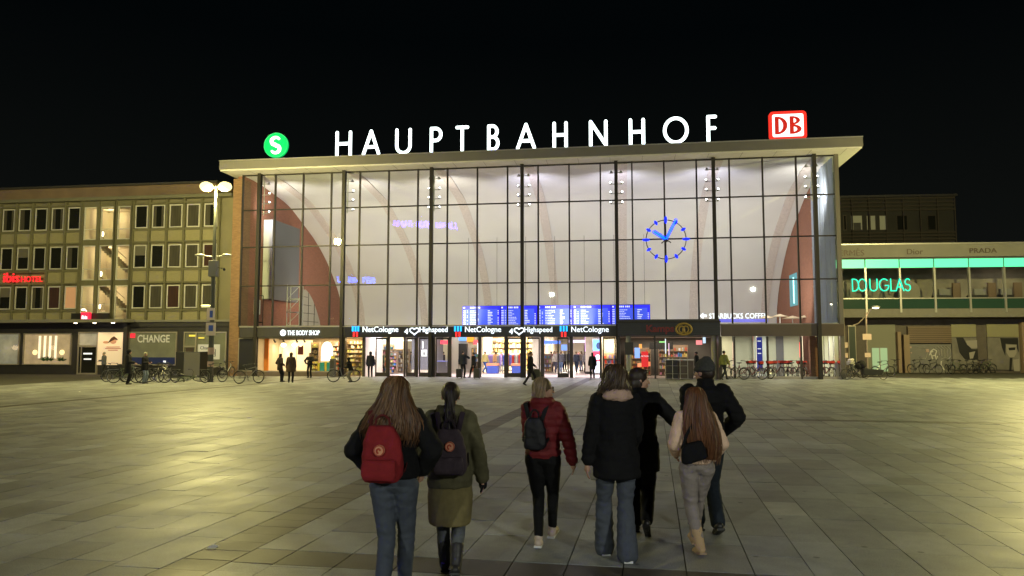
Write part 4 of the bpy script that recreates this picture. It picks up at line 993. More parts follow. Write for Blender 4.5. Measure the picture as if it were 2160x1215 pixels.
m_lob2 = mat('lobby_glow_grey', (.25,.24,.2), .8, var=.4, scale=1.5, emit=(.7,.62,.45), es=.22, sample=False)
m_chg = mat('office_glow', (.16,.16,.10), .7, var=.3, scale=.8, emit=(.72,.58,.30), es=.10, sample=False)
hwin(-60,38,703,770,m_lob2)
u0,u1,z0,z1,f = hwin(50,148,703,770,m_lob)
b = MB()
for px in (82,93,104,116): u = FU(px,HD); b.box(u-.09,u+.09,.03,.06,z0+.5,z1-.2)
b.build('glowing_column', emat('column_glow',(1,.8,.55),1.3), f)
b = MB()
for px in (73,130): u = FU(px,HD); b.ell((u,.04,z0+.95),(.22,.02,.2))
b.build('table_lamp', emat('table_lamp_glow',(1,.75,.35),1.6), f)
b = MB(); r_ = random.Random(2)
for px in (92,100,108,126,133):
    u = FU(px,HD)
    for k in range(16): a = r_.uniform(.3,2.8); L_ = r_.uniform(.25,.5); b.tube([(u,.04,z0+.3),(u+L_*.5*math.cos(a),.03,z0+.3+L_*.6*math.sin(a)),(u+L_*math.cos(a),.02,z0+.3+L_*.8*math.sin(a))],[.02,.03,.005],4)
b.build('window_plant', mat('plant_green',(.04,.09,.03),.7), f)
# entrance door
u0, z1 = F(166,700,HD); u1, z0 = F(204,789,HD); z0 = 0
b = MB(); b.box(u0,u0+.1,-.05,.1,0,z1); b.box(u1-.1,u1,-.05,.1,0,z1); b.box(u0+.1,u1-.1,-.05,.1,z1-.12,z1); b.box(u0+.1,u1-.1,-.05,.1,2.05,2.2); b.box(u0+.1,u1-.1,-.05,.1,0,.12); dfr = b.build('entrance_door', m_frame_l, ht)
b = MB(); b.box(u0+.1,u1-.1,.0,.02,.12,2.05,m_pane); b.box(u0+.1,u1-.1,.0,.02,2.2,z1-.12,m_lob2); b.box(u0+.28,u0+.36,-.06,-.02,.12,2.05,m_frame_l); b.build('pane', None, dfr)
b = MB(); b.box(u0+.5,u1-.45,-.04,-.0,1.5,1.62); b.box(u0+.55,u1-.5,-.04,-.0,1.1,1.2); b.build('door_notice', emat('white_print',(1,1,1),.8), dfr)
u0, z1 = F(206,701,HD); u1, z0 = F(260,770,HD)
b = MB(); b.box(u0,u1,-.04,.1,z0,z1); pw = b.build('poster_wall', mat('poster_cream',(.8,.66,.5),.6,emit=(1,.75,.5),es=.3,sample=False), ht)
b = MB(); um = FU(239,HD); b.ell((um,-.05,z0+1.75),(.26,.01,.17),m=mat('print_skin',(.55,.28,.16),.6,emit=(.8,.4,.22),es=.2,sample=False)); b.prism([(um-.45,z0+1.62),(um-.2,z0+2.0),(um+.05,z0+2.15),(um+.3,z0+1.98),(um+.38,z0+1.85),(um+.1,z0+1.9),(um-.1,z0+1.8)],1,-.065,-.05,mat('print_hair',(.08,.035,.02),.7)); b.ell((um-.6,-.05,z0+1.7),(.25,.008,.09),m=mat('print_skin',(.5,.2,.1),.6))
P = [(FU(206,HD)+.1+i*.2, z0+.3+1.25*math.sin(min(1,i/6)*1.57)) for i in range(8)]
b.build('poster_print', None, pw)
b = MB(); 
for i,(w_,zz) in enumerate(((1.1,1.32),(1.3,1.2),(.8,1.08))): b.box(um-w_/2,um+w_/2,-.052,-.045,z0+zz,z0+zz+.05)
b.build('poster_text', mat('print_red',(.5,.12,.08),.6), pw)
b = MB(); b.box(FU(263,HD),FU(271,HD),-.25,.1,0,gy); b.build('entrance_pillar', m_base, ht)
u0,u1,z0,z1,f = hwin(272,371,700,771,m_chg)
b = MB(); b.box(u0+.1,u1-.1,.02,.06,z0+.1,z0+.6); b.build('blue_panel', mat('office_blue',(.02,.03,.10),.6,emit=(.02,.03,.2),es=.12,sample=False), f)
o = text_mesh('window_lettering','CHANGE',.78,mat('grey_print',(.6,.58,.48),.6,emit=(.6,.58,.45),es=.22,sample=False),f,(FU(289,HD)+FU(357,HD))/2,-.015,z1-.78,.004,bold=.015)
xs=[v.co.x for v in o.data.vertices]; c_=(max(xs)+min(xs))/2; s_=(FU(357,HD)-FU(289,HD))/(max(xs)-min(xs))
for v in o.data.vertices: v.co.x = c_+(v.co.x-c_)*s_
b = MB(); b.box(FU(274,HD),FU(284,HD),-.03,-.0,z1-.45,z1-.12); b.build('red_tag', emat('red_tag',(1,.03,.05),1), f)
for px in (307,348): 
    b = MB(); u = FU(px,HD); b.box(u-.1,u+.1,-.02,-.0,z0+.2,z0+.36); b.build('counter_light', emat('white_print',(1,1,1),.8), f)
u0,u1,z0,z1,f = hwin(388,476,700,775,m_chg)
b = MB(); b.box(FU(411,HD),FU(414,HD),-.03,.08,z0,z1,m_frame_l); b.box(u0,FU(411,HD),-.03,.08,2.05,2.15,m_frame_l); b.box(FU(392,HD),FU(408,HD),-.02,.05,.6,2.0,mat('door_brown',(.06,.04,.03),.5)); b.ell((FU(400,HD),-.03,1.45),(.13,.01,.13),m=emat('white_print',(1,1,1),.8)); b.build('office_door', None, f)
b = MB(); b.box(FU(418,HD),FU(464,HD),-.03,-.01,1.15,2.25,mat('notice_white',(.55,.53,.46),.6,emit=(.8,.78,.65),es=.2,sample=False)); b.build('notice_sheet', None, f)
text_mesh('notice_text','Change',.34,m_black,f,(FU(418,HD)+FU(462,HD))/2-.15,-.04,1.88,.004); text_mesh('notice_text','Online',.3,m_black,f,(FU(418,HD)+FU(462,HD))/2+.15,-.04,1.52,.004)
b = MB(); b.box(FU(420,HD),FU(455,HD),-.04,-.03,1.36,1.39); b.box(FU(454,HD),FU(455.5,HD),-.04,-.03,1.36,1.9); b.build('notice_line', m_black, f)
b = MB(); b.box(FU(398,HD),FU(412,HD),-.03,-.0,z1-.35,z1-.22); b.box(FU(418,HD),FU(430,HD),-.03,-.0,z1-.5,z1-.4); b.build('yellow_strip', emat('yellow_strip',(1,.8,.1),.8), f)
# hotel signs
u0, z1 = F(150,661,HD-.4); u1, z0 = F(229,681,HD-.4)
b = MB(); b.box(u0,u1,-.4,-.3,z0,z1); b.build('sign_board', m_black, ht)
t = sthing('hotel_cube_sign', 'small red lit square sign above the hotel entrance', 'sign', FU(182.5,HD-.6,667), HD-.7, FZ(679,HD-.6,182))
b = MB(); b.box(-.33,.33,-.1,.2,0,.72); b.build('sign_face', emat('hotel_red',(1,.02,.06),1.2,True), t, bevel=.04)
text_mesh('sign_text','ibis',.36,m_wl,t,0,-.12,.22,.01,bold=.01)
b = MB(); b.ell((0,-.25,.9),(.16,.14,.07)); b.tube([(0,.1,.8),(0,-.2,.92)],.02,6); b.build('sign_lamp', emat('warm_glow',(1,.8,.5),6), t)
t = sthing('hotel_neon_sign', 'red neon lettering on the left part of the hotel wall', 'sign', FU(7,HD-.1,584), HD-.15, FZ(595,HD-.1,40))
m_nr = emat('red_neon', (1.0,.025,.03), 1.3, True)
o = text_mesh('neon_letters','ibis',1.05,m_nr,t,0,0,0,.05,align='LEFT',bold=.004); x_ = max(v.co.x for v in o.data.vertices); s_ = (FU(42,HD)-FU(7,HD))/x_
for v in o.data.vertices: v.co.x *= s_
o = text_mesh('neon_letters','HOTEL',.62,m_nr,t,FU(45,HD)-FU(7,HD),0,0,.04,align='LEFT',bold=.0); xs = [v.co.x for v in o.data.vertices]; x0_=min(xs); s_ = (FU(90,HD)-FU(45,HD))/(max(xs)-x0_)
for v in o.data.vertices: v.co.x = x0_+(v.co.x-x0_)*s_
b = MB(); b.box(-.1,FU(92,HD)-FU(7,HD),.06,.10,.2,.28); b.box(-.1,FU(92,HD)-FU(7,HD),.06,.10,.62,.68); b.build('sign_rail', m_steel, t)
for px in (159,199,238):
    u, z = F(px,691,HD-.8); t = sthing('canopy_spot', f'warm downlight under the hotel canopy, {dict([(159,"leftmost"),(199,"middle"),(238,"rightmost")])[px]} of three', 'lamp', u, HD-.8, gy-.06, group='downlights under the hotel canopy')
    b = MB(); b.tube([(0,0,0),(0,0,.05)],[.15,.16],12); b.build('lamp_ring', m_alu, t); b = MB(); b.ell((0,0,.0),(.13,.13,.05)); b.build('lamp_lens', emat('spot_lens',(1,.85,.6),9), t)
    light('SPOT', (0,0,-.08), 75, (1,.72,.42), t, .08, (0,.15,-3), 110, .7)
for px in (20,100): light('POINT', tuple(W(FU(px,HD), HD-.5, 2.0)), 12, (1,.7,.4), None, .2, name='lobby_spill')  # bare point lights outside the lobby windows, no fixtures
# black switch cabinets
t = sthing('switch_cabinet', 'man high dark cabinet with grey door on the square before the exchange office', 'cabinet', FU(398,-2.2), -2.4)
x0, x1 = FU(371,-2.4)-FU(398,-2.2), FU(423,-2.4)-FU(398,-2.2); xm = FU(389,-2.4)-FU(398,-2.2)
b = MB(); b.box(x0,x1,0,1.0,.02,1.72,m_black); b.build('cabinet_body', None, t, bevel=.02); b = MB(); b.box(xm,x1-.03,-.02,.0,.1,1.68,mat('cabinet_grey',(.12,.115,.11),.5)); b.build('cabinet_door', None, t)

# ================================================================ RIGHT BUILDING
FR, WR, TR_, NR_ = frame(R(5.3), 62.9)
def ru(px, dep=0, py=600): return FR(px,py,dep)[0]
def rz_(py, dep=0, px=1960): return FR(px,py,dep)[1]
rb = thing('perfumery_building', 'two storey shop building with green glowing strip and glazed upper floor right of the station', 'building', WR(0,0), -R(5.3))
m_rw = mat('pale_fascia', (.215,.21,.185), .7, var=.08, scale=.8); m_rs = mat('slab_edge', (.21,.20,.175), .7, var=.07)
U0, U1 = ru(1768), ru(2560)
zf1, zf0 = rz_(515), rz_(542); zg1, zg0 = rz_(546), rz_(564); zw0 = rz_(628); zs0 = rz_(651); zl0 = rz_(669)
b = MB(); b.box(U0,U1,0,14,zf0,zf1,m_rw); b.box(U0,U1,-.06,14,zf1,zf1+.1,m_alu)
for i in range(11): x = ru(1825.6)+i*2.64; b.box(x-.01,x+.01,-.004,0,zf0,zf1-.02,m_seam)
b.build('fascia', None, rb)
m_gs = emat('green_strip', (.13,1.0,.50), 1.05, True); m_gp = mat('green_pane', (.03,.07,.055), .15)
sp_ = [ru(1825.6)-2.62+2.64*i for i in range(13)]
b = MB(); b.box(U0,U1,.06,.3,zg0-.06,zg1+.06); b.build('strip_housing', m_steel, rb)
for a, c in zip(sp_[:-1], sp_[1:]):
    if a > U1: break
    b = MB(); b.box(a+.05,c-.05,.0,.06,zg0,zg1); b.build('light_panel', m_gs, rb)
    b = MB(); b.box(a+.05,c-.05,.1,.12,zw0,zg0-.06,GL); b.build('window_pane', None, rb)
    b = MB(); b.box(a+.05,c-.05,.04,.1,zs0,zw0-.08); b.build('spandrel_glass', m_gp, rb)
    b = MB(); b.box(a-.07,a+.07,-.05,.2,zs0-.3,zg0-.0); b.build('frame_post', m_alu, rb)
b = MB(); b.box(U0,U1,0,.12,zw0-.08,zw0); b.build('sill', m_alu, rb)
b = MB(); b.box(U0,U1,0,14,zl0,zs0); b.build('ledge', m_rs, rb)
# upper floor interior
zi = zs0+.02
b = MB(); b.box(U0,U1,4.0,4.1,zi,zf0,mat('showroom_wall',(.25,.22,.17),.8,var=.35,scale=.6)); b.box(U0,U1,.3,4.0,zf0-.12,zf0-.02,mat('showroom_ceiling',(.2,.2,.19),.8)); b.build('interior_wall', None, rb)
r_ = random.Random(8)
for i, px in enumerate((1790,1863,1930,2000,2075,2130)):
    x = ru(px,2); 
    if i < 3:
        b = MB(); b.prism([(x-1.1,zi+.4),(x-.9,zi+1.6),(x-.5,zi+2.25),(x,zi+2.5),(x+.5,zi+2.25),(x+.9,zi+1.6),(x+1.1,zi+.4)],1,2.9,3.0); b.build('arched_niche', mat('niche_beige',(.3,.27,.22),.8), rb)
        light('SPOT', (x,2.3,zf0-.4), 34, (1,.78,.5), rb, .05, (x,2.95,zi+.6), 70, .9, name='niche_light')
    else:
        b = MB(); b.box(x-.9,x+.9,2.4,3.0,zi+.5,zi+1.2,m_dark); b.box(x-.6,x+.3,2.3,2.6,zi+1.2,zi+1.7,mat('desk_grey',(.25,.24,.22),.6)); b.box(x+.5,x+1.1,2.3,2.5,zi+.4,zi+2.2,mat('shelf_brown',(.18,.12,.08),.6)); b.build('showroom_furniture', None, rb)
for px in (2040,2110,2180): light('AREA', (ru(px,2),1.6,zf0-.3), 22, (1,.85,.65), rb, 1.0, name='showroom_light')
b = MB()
for px in (1994,2013,2030,2146,2158): x,z = FR(px,634,.03); b.ell((x,.03,z),(.1,.02,.07))
b.build('reflected_lamp', emat('spot_lens',(1,.85,.6),9), rb) if False else None
# ground floor recessed
GD = 1.6; m_rg = mat('recess_wall', (.12,.10,.085), .7, var=.1)
b = MB(); b.box(U0,U1,GD+.1,14,0,zl0,m_rg); b.build('ground_floor_wall', None, rb)
def gx(px): return FR(px,740,GD)[0]
def gz(py, px=1950): return FR(px,py,GD)[1]
def gbox(name, px0, px1, py0, py1, y0, y1, m, z0=None):
    b = MB(); b.box(gx(px0),gx(px1),GD+y0,GD+y1, gz(py1) if z0 is None else z0, gz(py0)); return b.build(name, m, rb)
gbox('side_window',1790,1806,686,0,-.05,.08,m_frame_l,0.0); gbox('side_window_pane',1791.5,1804.5,688,0,-.08,-.05,mat('grey_green_pane',(.06,.08,.07),.3),.15)
gbox('door_surround',1828,1890,684,0,-.02,.09,mat('sage_wall',(.24,.24,.19),.7),0.0)
gbox('shop_door',1839,1871,734,0,-.05,-.02,mat('green_lit_glass',(.3,.4,.28),.4,emit=(.55,.9,.5),es=.32,sample=False),.1); gbox('shop_door_bar',1854,1856,734,0,-.07,-.05,m_frame_l,.1)
gbox('pillar',1890,1897,700,0,-.45,.09,mat('tan_pillar',(.3,.22,.15),.7),0.0); gbox('pillar',1902,1914,706,0,-.5,.09,mat('tan_pillar',(.3,.22,.15),.7),0.0)
b = MB(); x0,x1 = gx(1915),gx(2006); b.box(x0,x1,GD-.2,GD+.09,gz(724),gz(689),mat('shutter_brown',(.21,.15,.105),.6)); n_ = 9
for i in range(n_): z = gz(724)+(gz(689)-gz(724))*i/n_; b.box(x0,x1,GD-.22,GD-.2,z,z+.03,m_steel)
b.build('roller_shutter', None, rb)
gw = gbox('garage_door',1915,2006,726,0,-.06,.09,mat('garage_grey',(.20,.195,.19),.6,var=.08,scale=2),0.0)
m_gr = mat('graffiti_white',(.6,.58,.55),.7)
def gp(zx, zy): px, py = 1760+zx/5.4, 640+zy/5.4; u, z = FR(px,py,GD-.07); return (u, GD-.068, z)
b = MB()
for P in ([(960,505),(1000,510),(1045,530),(1060,560),(1050,610),(1035,635),(1000,630),(965,605)],[(1085,590),(1100,545),(1130,520),(1165,540),(1150,590),(1110,600),(1095,560),(1125,545)],[(1110,600),(1120,635)],[(1150,590),(1160,640),(1175,600)],
          [(1150,505),(1190,530),(1195,590)],[(1180,495),(1220,520),(1225,600)],[(1215,490),(1255,520),(1260,610)],[(1250,488),(1285,520),(1290,610)],[(1285,485),(1320,520),(1330,600),(1300,630)],[(1215,635),(1265,615),(1310,632)],[(1220,655),(1215,700),(1240,740),(1260,760)],[(1230,655),(1280,655)]):
    b.tube([gp(*p) for p in P], .048, 4, flat=.3)
b.build('graffiti', m_gr, gw)
b = MB(); p_ = gp(868,500); b.box(p_[0]-.07,p_[0]+.07,GD-.09,GD-.06,p_[2]-.07,p_[2]+.07); p_ = gp(876,562); b.box(p_[0]-.05,p_[0]+.05,GD-.09,GD-.06,p_[2]-.05,p_[2]+.05); p_ = gp(1060,538); b.box(p_[0]-.12,p_[0]+.12,GD-.09,GD-.06,p_[2]-.12,p_[2]+.12); b.build('small_notice', mat('pink_paper',(.5,.35,.3),.6), gw)
m_yel = mat('yellowish_pane', (.30,.28,.17), .5)
gbox('upper_pane',2008,2060,684,711,-.05,.09,m_yel); gbox('upper_pane',2083,2150,684,711,-.05,.09,m_yel); gbox('upper_pane',2172,2240,684,711,-.05,.09,m_yel)
m_pg = mat('poster_grey',(.20,.185,.165),.5,var=.25,scale=1.2); m_pd = mat('poster_dark',(.02,.02,.02),.5); m_ps = mat('poster_skin',(.36,.33,.29),.5)
def poster(px0, px1, face):
    a = gbox('poster_window',px0,px1,712,0,-.05,.09,m_pg,.25); y = GD-.056
    b = MB()
    def poly(P, m): b.prism([(gx(1760+x/5.4), gz(640+z/5.4)) for x,z in P],1,y-.004*(len(b.mats)+1),y,m)
    if face == 0:
        poly([(1390,390),(1470,390),(1500,450),(1560,520),(1630,520),(1630,640),(1480,640),(1420,560)],m_pd)
        poly([(1500,425),(1625,420),(1625,505),(1560,510),(1510,470)],m_ps); poly([(1530,560),(1600,545),(1570,625),(1535,630)],m_ps)
    else:
        poly([(1890,395),(2095,395),(2095,560),(2060,470),(1950,460),(1940,600),(1905,500)],m_pd)
        poly([(1955,470),(2075,470),(2070,560),(2040,610),(1985,610),(1955,560)],m_ps); poly([(1980,505),(2060,500),(2055,530),(1985,535)],m_pd); poly([(1990,620),(2020,620),(2000,760),(1975,760)],m_pd); poly([(2025,640),(2095,630),(2095,770),(2030,770)],m_ps)
    b.build('poster_print', None, a, fix=True)
poster(2008,2060,0); poster(2083,2150,1)
gbox('pillar',2152,2166,680,0,-.4,.09,mat('tan_pillar',(.3,.22,.15),.7),0.0)
def rtext(name, s, px0, px1, py0, py1, m, label, font_sx=None, dep=-.05, bold=0, ex=.015):
    u0,z1 = FR(px0,py0,dep); u1,z0 = FR(px1,py1,dep); t = thing(name,label,'sign',WR(u0,dep,z0),-R(5.3))
    o = text_mesh('lettering',s,(z1-z0)*1.38,m,t,0,0,0,ex,align='LEFT',bold=bold); xs=[v.co.x for v in o.data.vertices]; x0_=min(xs); k=(u1-u0)/(max(xs)-x0_)
    for v in o.data.vertices: v.co.x=(v.co.x-x0_)*k
    return t
m_lt = mat('bronze_letters',(.10,.075,.06),.5,.3)
rtext('brand_lettering','HERMÈS',1757,1823,527,539,m_lt,'dark capital lettering on the pale fascia, left beside the station corner',bold=-.004)
rtext('brand_lettering','Dior',1913,1947,524.5,536,m_lt,'dark mixed case lettering on the pale fascia, middle of three')
rtext('brand_lettering','PRADA',2045,2103,523,533,m_lt,'dark capital lettering on the pale fascia, right of three')
u0,z1 = FR(1797,589,-.1); u1,z0 = FR(1921,613,-.1)
t = thing('green_neon_sign','bright turquoise neon shop lettering on the upper floor windows','sign',WR(u0,-.1,z0),-R(5.3))
m_gn = emat('turquoise_neon',(.01,1.0,.60),1.2,True); h_ = z1-z0
SD = {'D':(.62,[[(0,0),(0,1),(.2,1)]+arc(.2,.5,.42,.5,90,-90)+[(0,0)]]),'O':(.8,[arc(.4,.5,.42,.5,0,360,24)]),'U':STROKES['U'],'G':(.75,[arc(.42,.5,.42,.5,50,330,20)+[(.80,.45),(.5,.45)]]),'L':(.4,[[(0,1),(0,0),(.4,0)]]),'A':STROKES['A'],
      'S':(.5,[arc(.26,.74,.24,.26,40,230,10)+arc(.24,.26,.26,.27,60,-150,12)])}
xs_ = {'D':(1798,1811),'O':(1811,1827),'U':(1835,1850),'G':(1855,1873),'L':(1879,1888),'A':(1890,1906),'S':(1909,1920)}
for ch,(a,c) in xs_.items():
    w0,S_ = SD[ch]; ua,uc = FR(a,600,-.1)[0],FR(c,600,-.1)[0]
    o = stroke_mesh(S_,w0,h_,(uc-ua)/w0,.046).build('neon_letter',m_gn,t,smooth=True); o.location.x = ua-u0
# office block behind
FB, WB, TB_, NB_ = frame(R(5.3), 78)
ob = thing('rear_office_block','dim grey office block with slatted front behind the right shop building','building',WB(0,0),-R(5.3))
x0,_ = FB(1760,460); x1,zt = FB(2010,414); _,zb = FB(1900,515)
b = MB(); b.box(x0,x1,0,12,0,zt); b.build('wall', mat('block_wall',(.035,.034,.028),.8,var=.2,scale=.7), ob)
b = MB(); b.box(x0-.3,x1+.3,-.3,12.3,zt,zt+.2); b.build('roof', m_dark, ob)
b = MB(); 
for py in (420,428,436,444,492,499,506): _,z = FB(1900,py); b.box(x0,x1,-.4,-.32,z-.07,z+.07)
for i in range(8): x = x0+i*(x1-x0)/7; b.box(x-.05,x+.05,-.32,-.26,8,zt)
b.build('scaffold_slat', mat('slat_brown',(.055,.045,.035),.8), ob)
for px0,px1,lit in ((1778,1786,0),(1793,1820,1),(1826,1832,1),(1834,1848,1),(1853,1872,1),(1890,1915,0),(1955,1975,0)):
    ua,z1 = FB(px0,454); uc,z0 = FB(px1,486); b = MB(); b.box(ua,uc,-.05,.05,z0,z1); f = b.build('window', m_frame, ob); b = MB(); b.box(ua+.08,uc-.08,-.07,-.05,z0+.08,z1-.08); b.build('pane', emat('office_lit',(.75,.75,.5),.05) if lit else m_pane, f)
ua,z0 = FB(1800,485); uc,z1 = FB(1815,470); b = MB(); b.box(ua,uc,-.09,-.075,z0,z1); b.build('window_object', m_dark, ob)

# ================================================================ LAMPS AND POLES
m_pole = mat('pole_green_grey', (.08,.085,.07), .5, .4); m_lens = emat('sodium_lens', (1.0,.88,.38), 2.0)
def plaza_lamp(pos, label, H=11.5, E=5200, extras=False, col=SODIUM, lens=1.0):
    t = thing('plaza_lamp', label, 'street lamp', pos, 0, group='tall twin headed lamps on the square')
    b = MB(); b.tube([(0,0,0),(0,0,1.2),(0,0,6.2),(0,0,H)],[.17,.15,.12,.06],14); b.tube([(-.42,0,H-.15),(0,0,H-.05),(.42,0,H-.02)],.04,8); b.build('pole', m_pole, t, smooth=True)
    for sx in (-1,1):
        b = MB(); b.ell((sx*.55,0,H+.12),(.34,.26,.16)); h = b.build('lamp_head', m_pole, t, smooth=True)
        b = MB(); b.ell((sx*.55,-.05,H-.04),(.40*lens,.34*lens,.30*lens)); b.build('lamp_lens', m_lens, h, smooth=True)  # lens swollen to stand for the glare around the lamp
    light('POINT', (0,-.15,H-.62), E, col, t, .28)
    if extras:
        b = MB(); b.box(-.25,.25,-.18,.18,6.15,7.1); b.build('equipment_box', mat('box_grey',(.2,.2,.18),.5), t, bevel=.02)
        for sx in (-1,1):
            b = MB(); b.tube([(sx*.15,0,7.35),(sx*.7,-.1,7.4)],.035,6); b.ell((sx*.8,-.1,7.42),(.3,.16,.08)); b.build('floodlight_arm', m_alu, t, smooth=True)
        b = MB(); b.tube([(.2,0,6.7),(.62,0,6.62)],.03,6); b.tube([(.55,.1,6.62),(.7,-.2,6.55)],.08,10); b.build('camera_arm', m_black, t)
        b = MB(); b.box(-.28,.28,-.16,-.12,2.7,3.45); b.box(-.25,.2,-.16,-.12,3.6,4.3); sb = b.build('sign_plate', mat('sign_pinkish',(.7,.6,.52),.6), t)
        b = MB(); b.box(-.12,.14,-.17,-.16,2.95,3.3); b.box(-.08,.1,-.17,-.16,3.75,4.15); b.build('sign_print', mat('print_blue',(.05,.1,.4),.6), sb)
        b = MB(); b.ell((-.35,-.1,4.45),(.3,.14,.06)); b.tube([(0,0,4.4),(-.35,-.1,4.47)],.03,6); b.build('small_lamp', m_lens, t, smooth=True)
        b = MB(); b.tube([(0,0,1.6),(0,0,2.0)],.18,12); b.tube([(0,0,.9),(0,0,1.2)],.185,12); b.build('pole_sticker', mat('sticker_pink',(.5,.35,.3),.7), t)
        light('SPOT', (-.35,-.1,4.35), 90, (1,.62,.35), t, .1, (-.3,.2,0), 120, .8)
    return t
plaza_lamp(G(443,806), 'tall twin headed street lamp with cameras and plates at the left edge of the station', 11.55, 9500, True)
plaza_lamp((30.6,41.5,0), 'tall twin headed street lamp just outside the right edge', 11.55, 17000)
plaza_lamp((-38,37,0), 'tall twin headed street lamp beyond the left edge', 11.55, 8500)
plaza_lamp((-15,-22,0), 'tall twin headed street lamp behind the viewer on the left', 11.55, 11500, col=(.96,1,.82), lens=.35)
plaza_lamp((17,-20,0), 'tall twin headed street lamp behind the viewer on the right', 11.55, 13500, col=(.97,1,.86), lens=.35)
def side_lamp(px, py, topy, label, d):
    p = G(px,py); H = EYE+(735-topy)*p.y/1600; t = thing('side_lamp', label, 'street lamp', p, 0, group='slender lamps beside the bicycles')
    b = MB(); b.tube([(0,0,0),(0,0,H-.35)],.065,10); b.tube([(0,0,H-.7),(d*.25,0,H-.2),(d*.55,-.1,H)],.045,8); 
    if d > 0: b.tube([(0,0,H-.6),(-.55,0,H-1.15),(-.9,0,H-1.25)],.035,8)
    b.build('pole', mat('pole_tan',(.3,.25,.19),.5,.3), t, smooth=True)
    b = MB(); b.ell((d*.65,-.12,H+.02),(.32,.2,.09)); b.build('lamp_head', m_alu, t, smooth=True); b = MB(); b.ell((d*.65,-.12,H-.05),(.24,.15,.07)); b.build('lamp_lens', emat('pale_lens',(1,.88,.65),5), t, smooth=True)
    b = MB(); b.box(-.3,.3,-.09,-.07,2.55,2.95) if d > 0 else b.box(-.22,.22,-.09,-.07,2.0,2.35); b.box(-.2,.2,-.09,-.07,1.35,1.65); b.build('sign_plate', mat('plate_pink',(.6,.45,.36),.6), t)
    light('SPOT', (d*.65,-.12,H-.2), 260, (1,.66,.4), t, .1, (d*.3,1.5,0), 150, .8)
side_lamp(1831,795,648,'slender lamp post with curved double arm and plates beside the cargo bicycle',1)
side_lamp(1783,798,640,'slender lamp post close to the right corner of the station',-1)

# ================================================================ BICYCLES
m_tyre = mat('tyre',(.02,.02,.02),.8); m_rim = mat('rim',(.26,.26,.26),.3,.9); m_blk = mat('black_plastic',(.02,.02,.022),.45)
def bike(name, label, group, fm, kind='city'):
    t = thing(name, label, 'bicycle', group=group); r = .34
    red = kind == 'rental'
    A, B_, S, H_, F_ = Vector((-.52,0,r)), Vector((-.05,0,.29)), Vector((-.20,0,.80)), Vector((.40,0,.86)), Vector((.58,0,r))
    b = MB(); fr = .022 if red else .019
    b.tube([B_,S],fr,8); b.tube([Vector((.43,0,.72)),B_],fr*1.25,8)
    if kind == 'city': b.tube([S+Vector((.03,0,-.08)),H_],fr,8)
    for s in (-.055,.055): b.tube([B_+Vector((0,s*.6,0)),A+Vector((0,s,0))],.011,6); b.tube([S+Vector((.02,0,-.1)),A+Vector((0,s,0))],.010,6)
    b.tube([H_+Vector((-.02,0,.04)),Vector((.45,0,.66))],.024,8); b.build('frame', fm, t, smooth=True)
    b = MB()
    for s in (-.06,.06): b.tube([Vector((.45,0,.66)),Vector((.47,s,.6)),F_+Vector((0,s,0))],.013,6)
    b.build('fork', m_fw if red else m_rim, t)
    for c in (A,F_):
        w = MB(); w.torus((0,0,0),r-.02,.02,1,30,6,m_tyre); w.torus((0,0,0),r-.045,.010,1,30,5,m_rim); w.tube([(0,-.05,0),(0,.05,0)],.022,8,m_rim)
        for k in range(14): a = 2*math.pi*k/14; w.tube([(.02*math.cos(a+.6),.02*(-1)**k,.02*math.sin(a+.6)),((r-.045)*math.cos(a),0,(r-.045)*math.sin(a))],.0022,3,m_rim,cap=False)
        o = w.build('wheel', None, t, fix=False); o.location = c
    b = MB()
    if red:
        for s in (-1,1): b.tube([(.36,0,1.02),(.34,s*.12,1.06),(.22,s*.29,1.08)],.014,8)
        b.tube([H_,(.36,0,1.03)],.017,8)
    else:
        for s in (-1,1): b.tube([(.37,0,1.0),(.42,s*.14,1.03),(.30,s*.28,1.02),(.20,s*.29,1.0)],.012,8)
        b.tube([H_,(.37,0,1.01)],.014,8)
    for s in (-1,1): b.tube([(.22,s*.29,1.02 if not red else 1.08),(.12,s*.29,1.0 if not red else 1.07)],.02,8,m_blk)
    b.build('handlebar', m_rim if not red else m_blk, t)
    b = MB(); b.ell((-.22,0,.95),(.14,.085,.035)); b.ell((-.12,0,.95),(.1,.035,.028)); b.tube([S,Vector((-.21,0,.94))],.013,8); b.build('saddle', m_blk, t, smooth=True)
    b = MB(); b.torus((-.05,.06,.29),.09,.006,1,20,4); b.tube([(-.05,-.09,.29),(-.05,.09,.29)],.012,6); b.tube([(-.05,.08,.29),(.07,.09,.17)],.01,6); b.tube([(-.05,-.08,.29),(-.17,-.09,.41)],.01,6); b.box(.03,.11,.09,.17,.16,.18); b.box(-.21,-.13,-.17,-.09,.40,.42); b.build('crankset', m_blk, t)
    for c in (A,F_):
        b = MB(); P = [(c.x+(r+.02)*math.cos(R(a)),0,c.z+(r+.02)*math.sin(R(a))) for a in range(20,175,14)]
        b.tube(P,.018 if red else .016,6,flat=.4); b.build('mudguard', m_blk, t)
    if red:
        b = MB(); b.box(.40,.62,-.16,.16,.93,1.07,m_fr); b.box(.43,.60,-.13,.13,.86,.93,m_blk); b.build('front_carrier', None, t)
    else:
        b = MB(); b.box(-.82,-.30,-.06,.06,.70,.715); b.tube([(-.8,0,.7),(-.54,0,.36)],.008,6); b.build('rack', m_rim, t)
        b = MB(); b.ell((.50,0,.80),(.045,.035,.045)); b.build('front_lamp', m_rim, t, smooth=True)
    return t
m_fb = mat('bike_black',(.025,.025,.028),.3); m_fs = mat('bike_silver',(.22,.22,.22),.3,.7); m_fg = mat('bike_green',(.12,.16,.1),.35); m_fr = mat('bike_red',(.60,.045,.03),.35); m_frd = mat('bike_dark_red',(.16,.03,.026),.35); m_fw = mat('bike_white',(.36,.35,.31),.35)
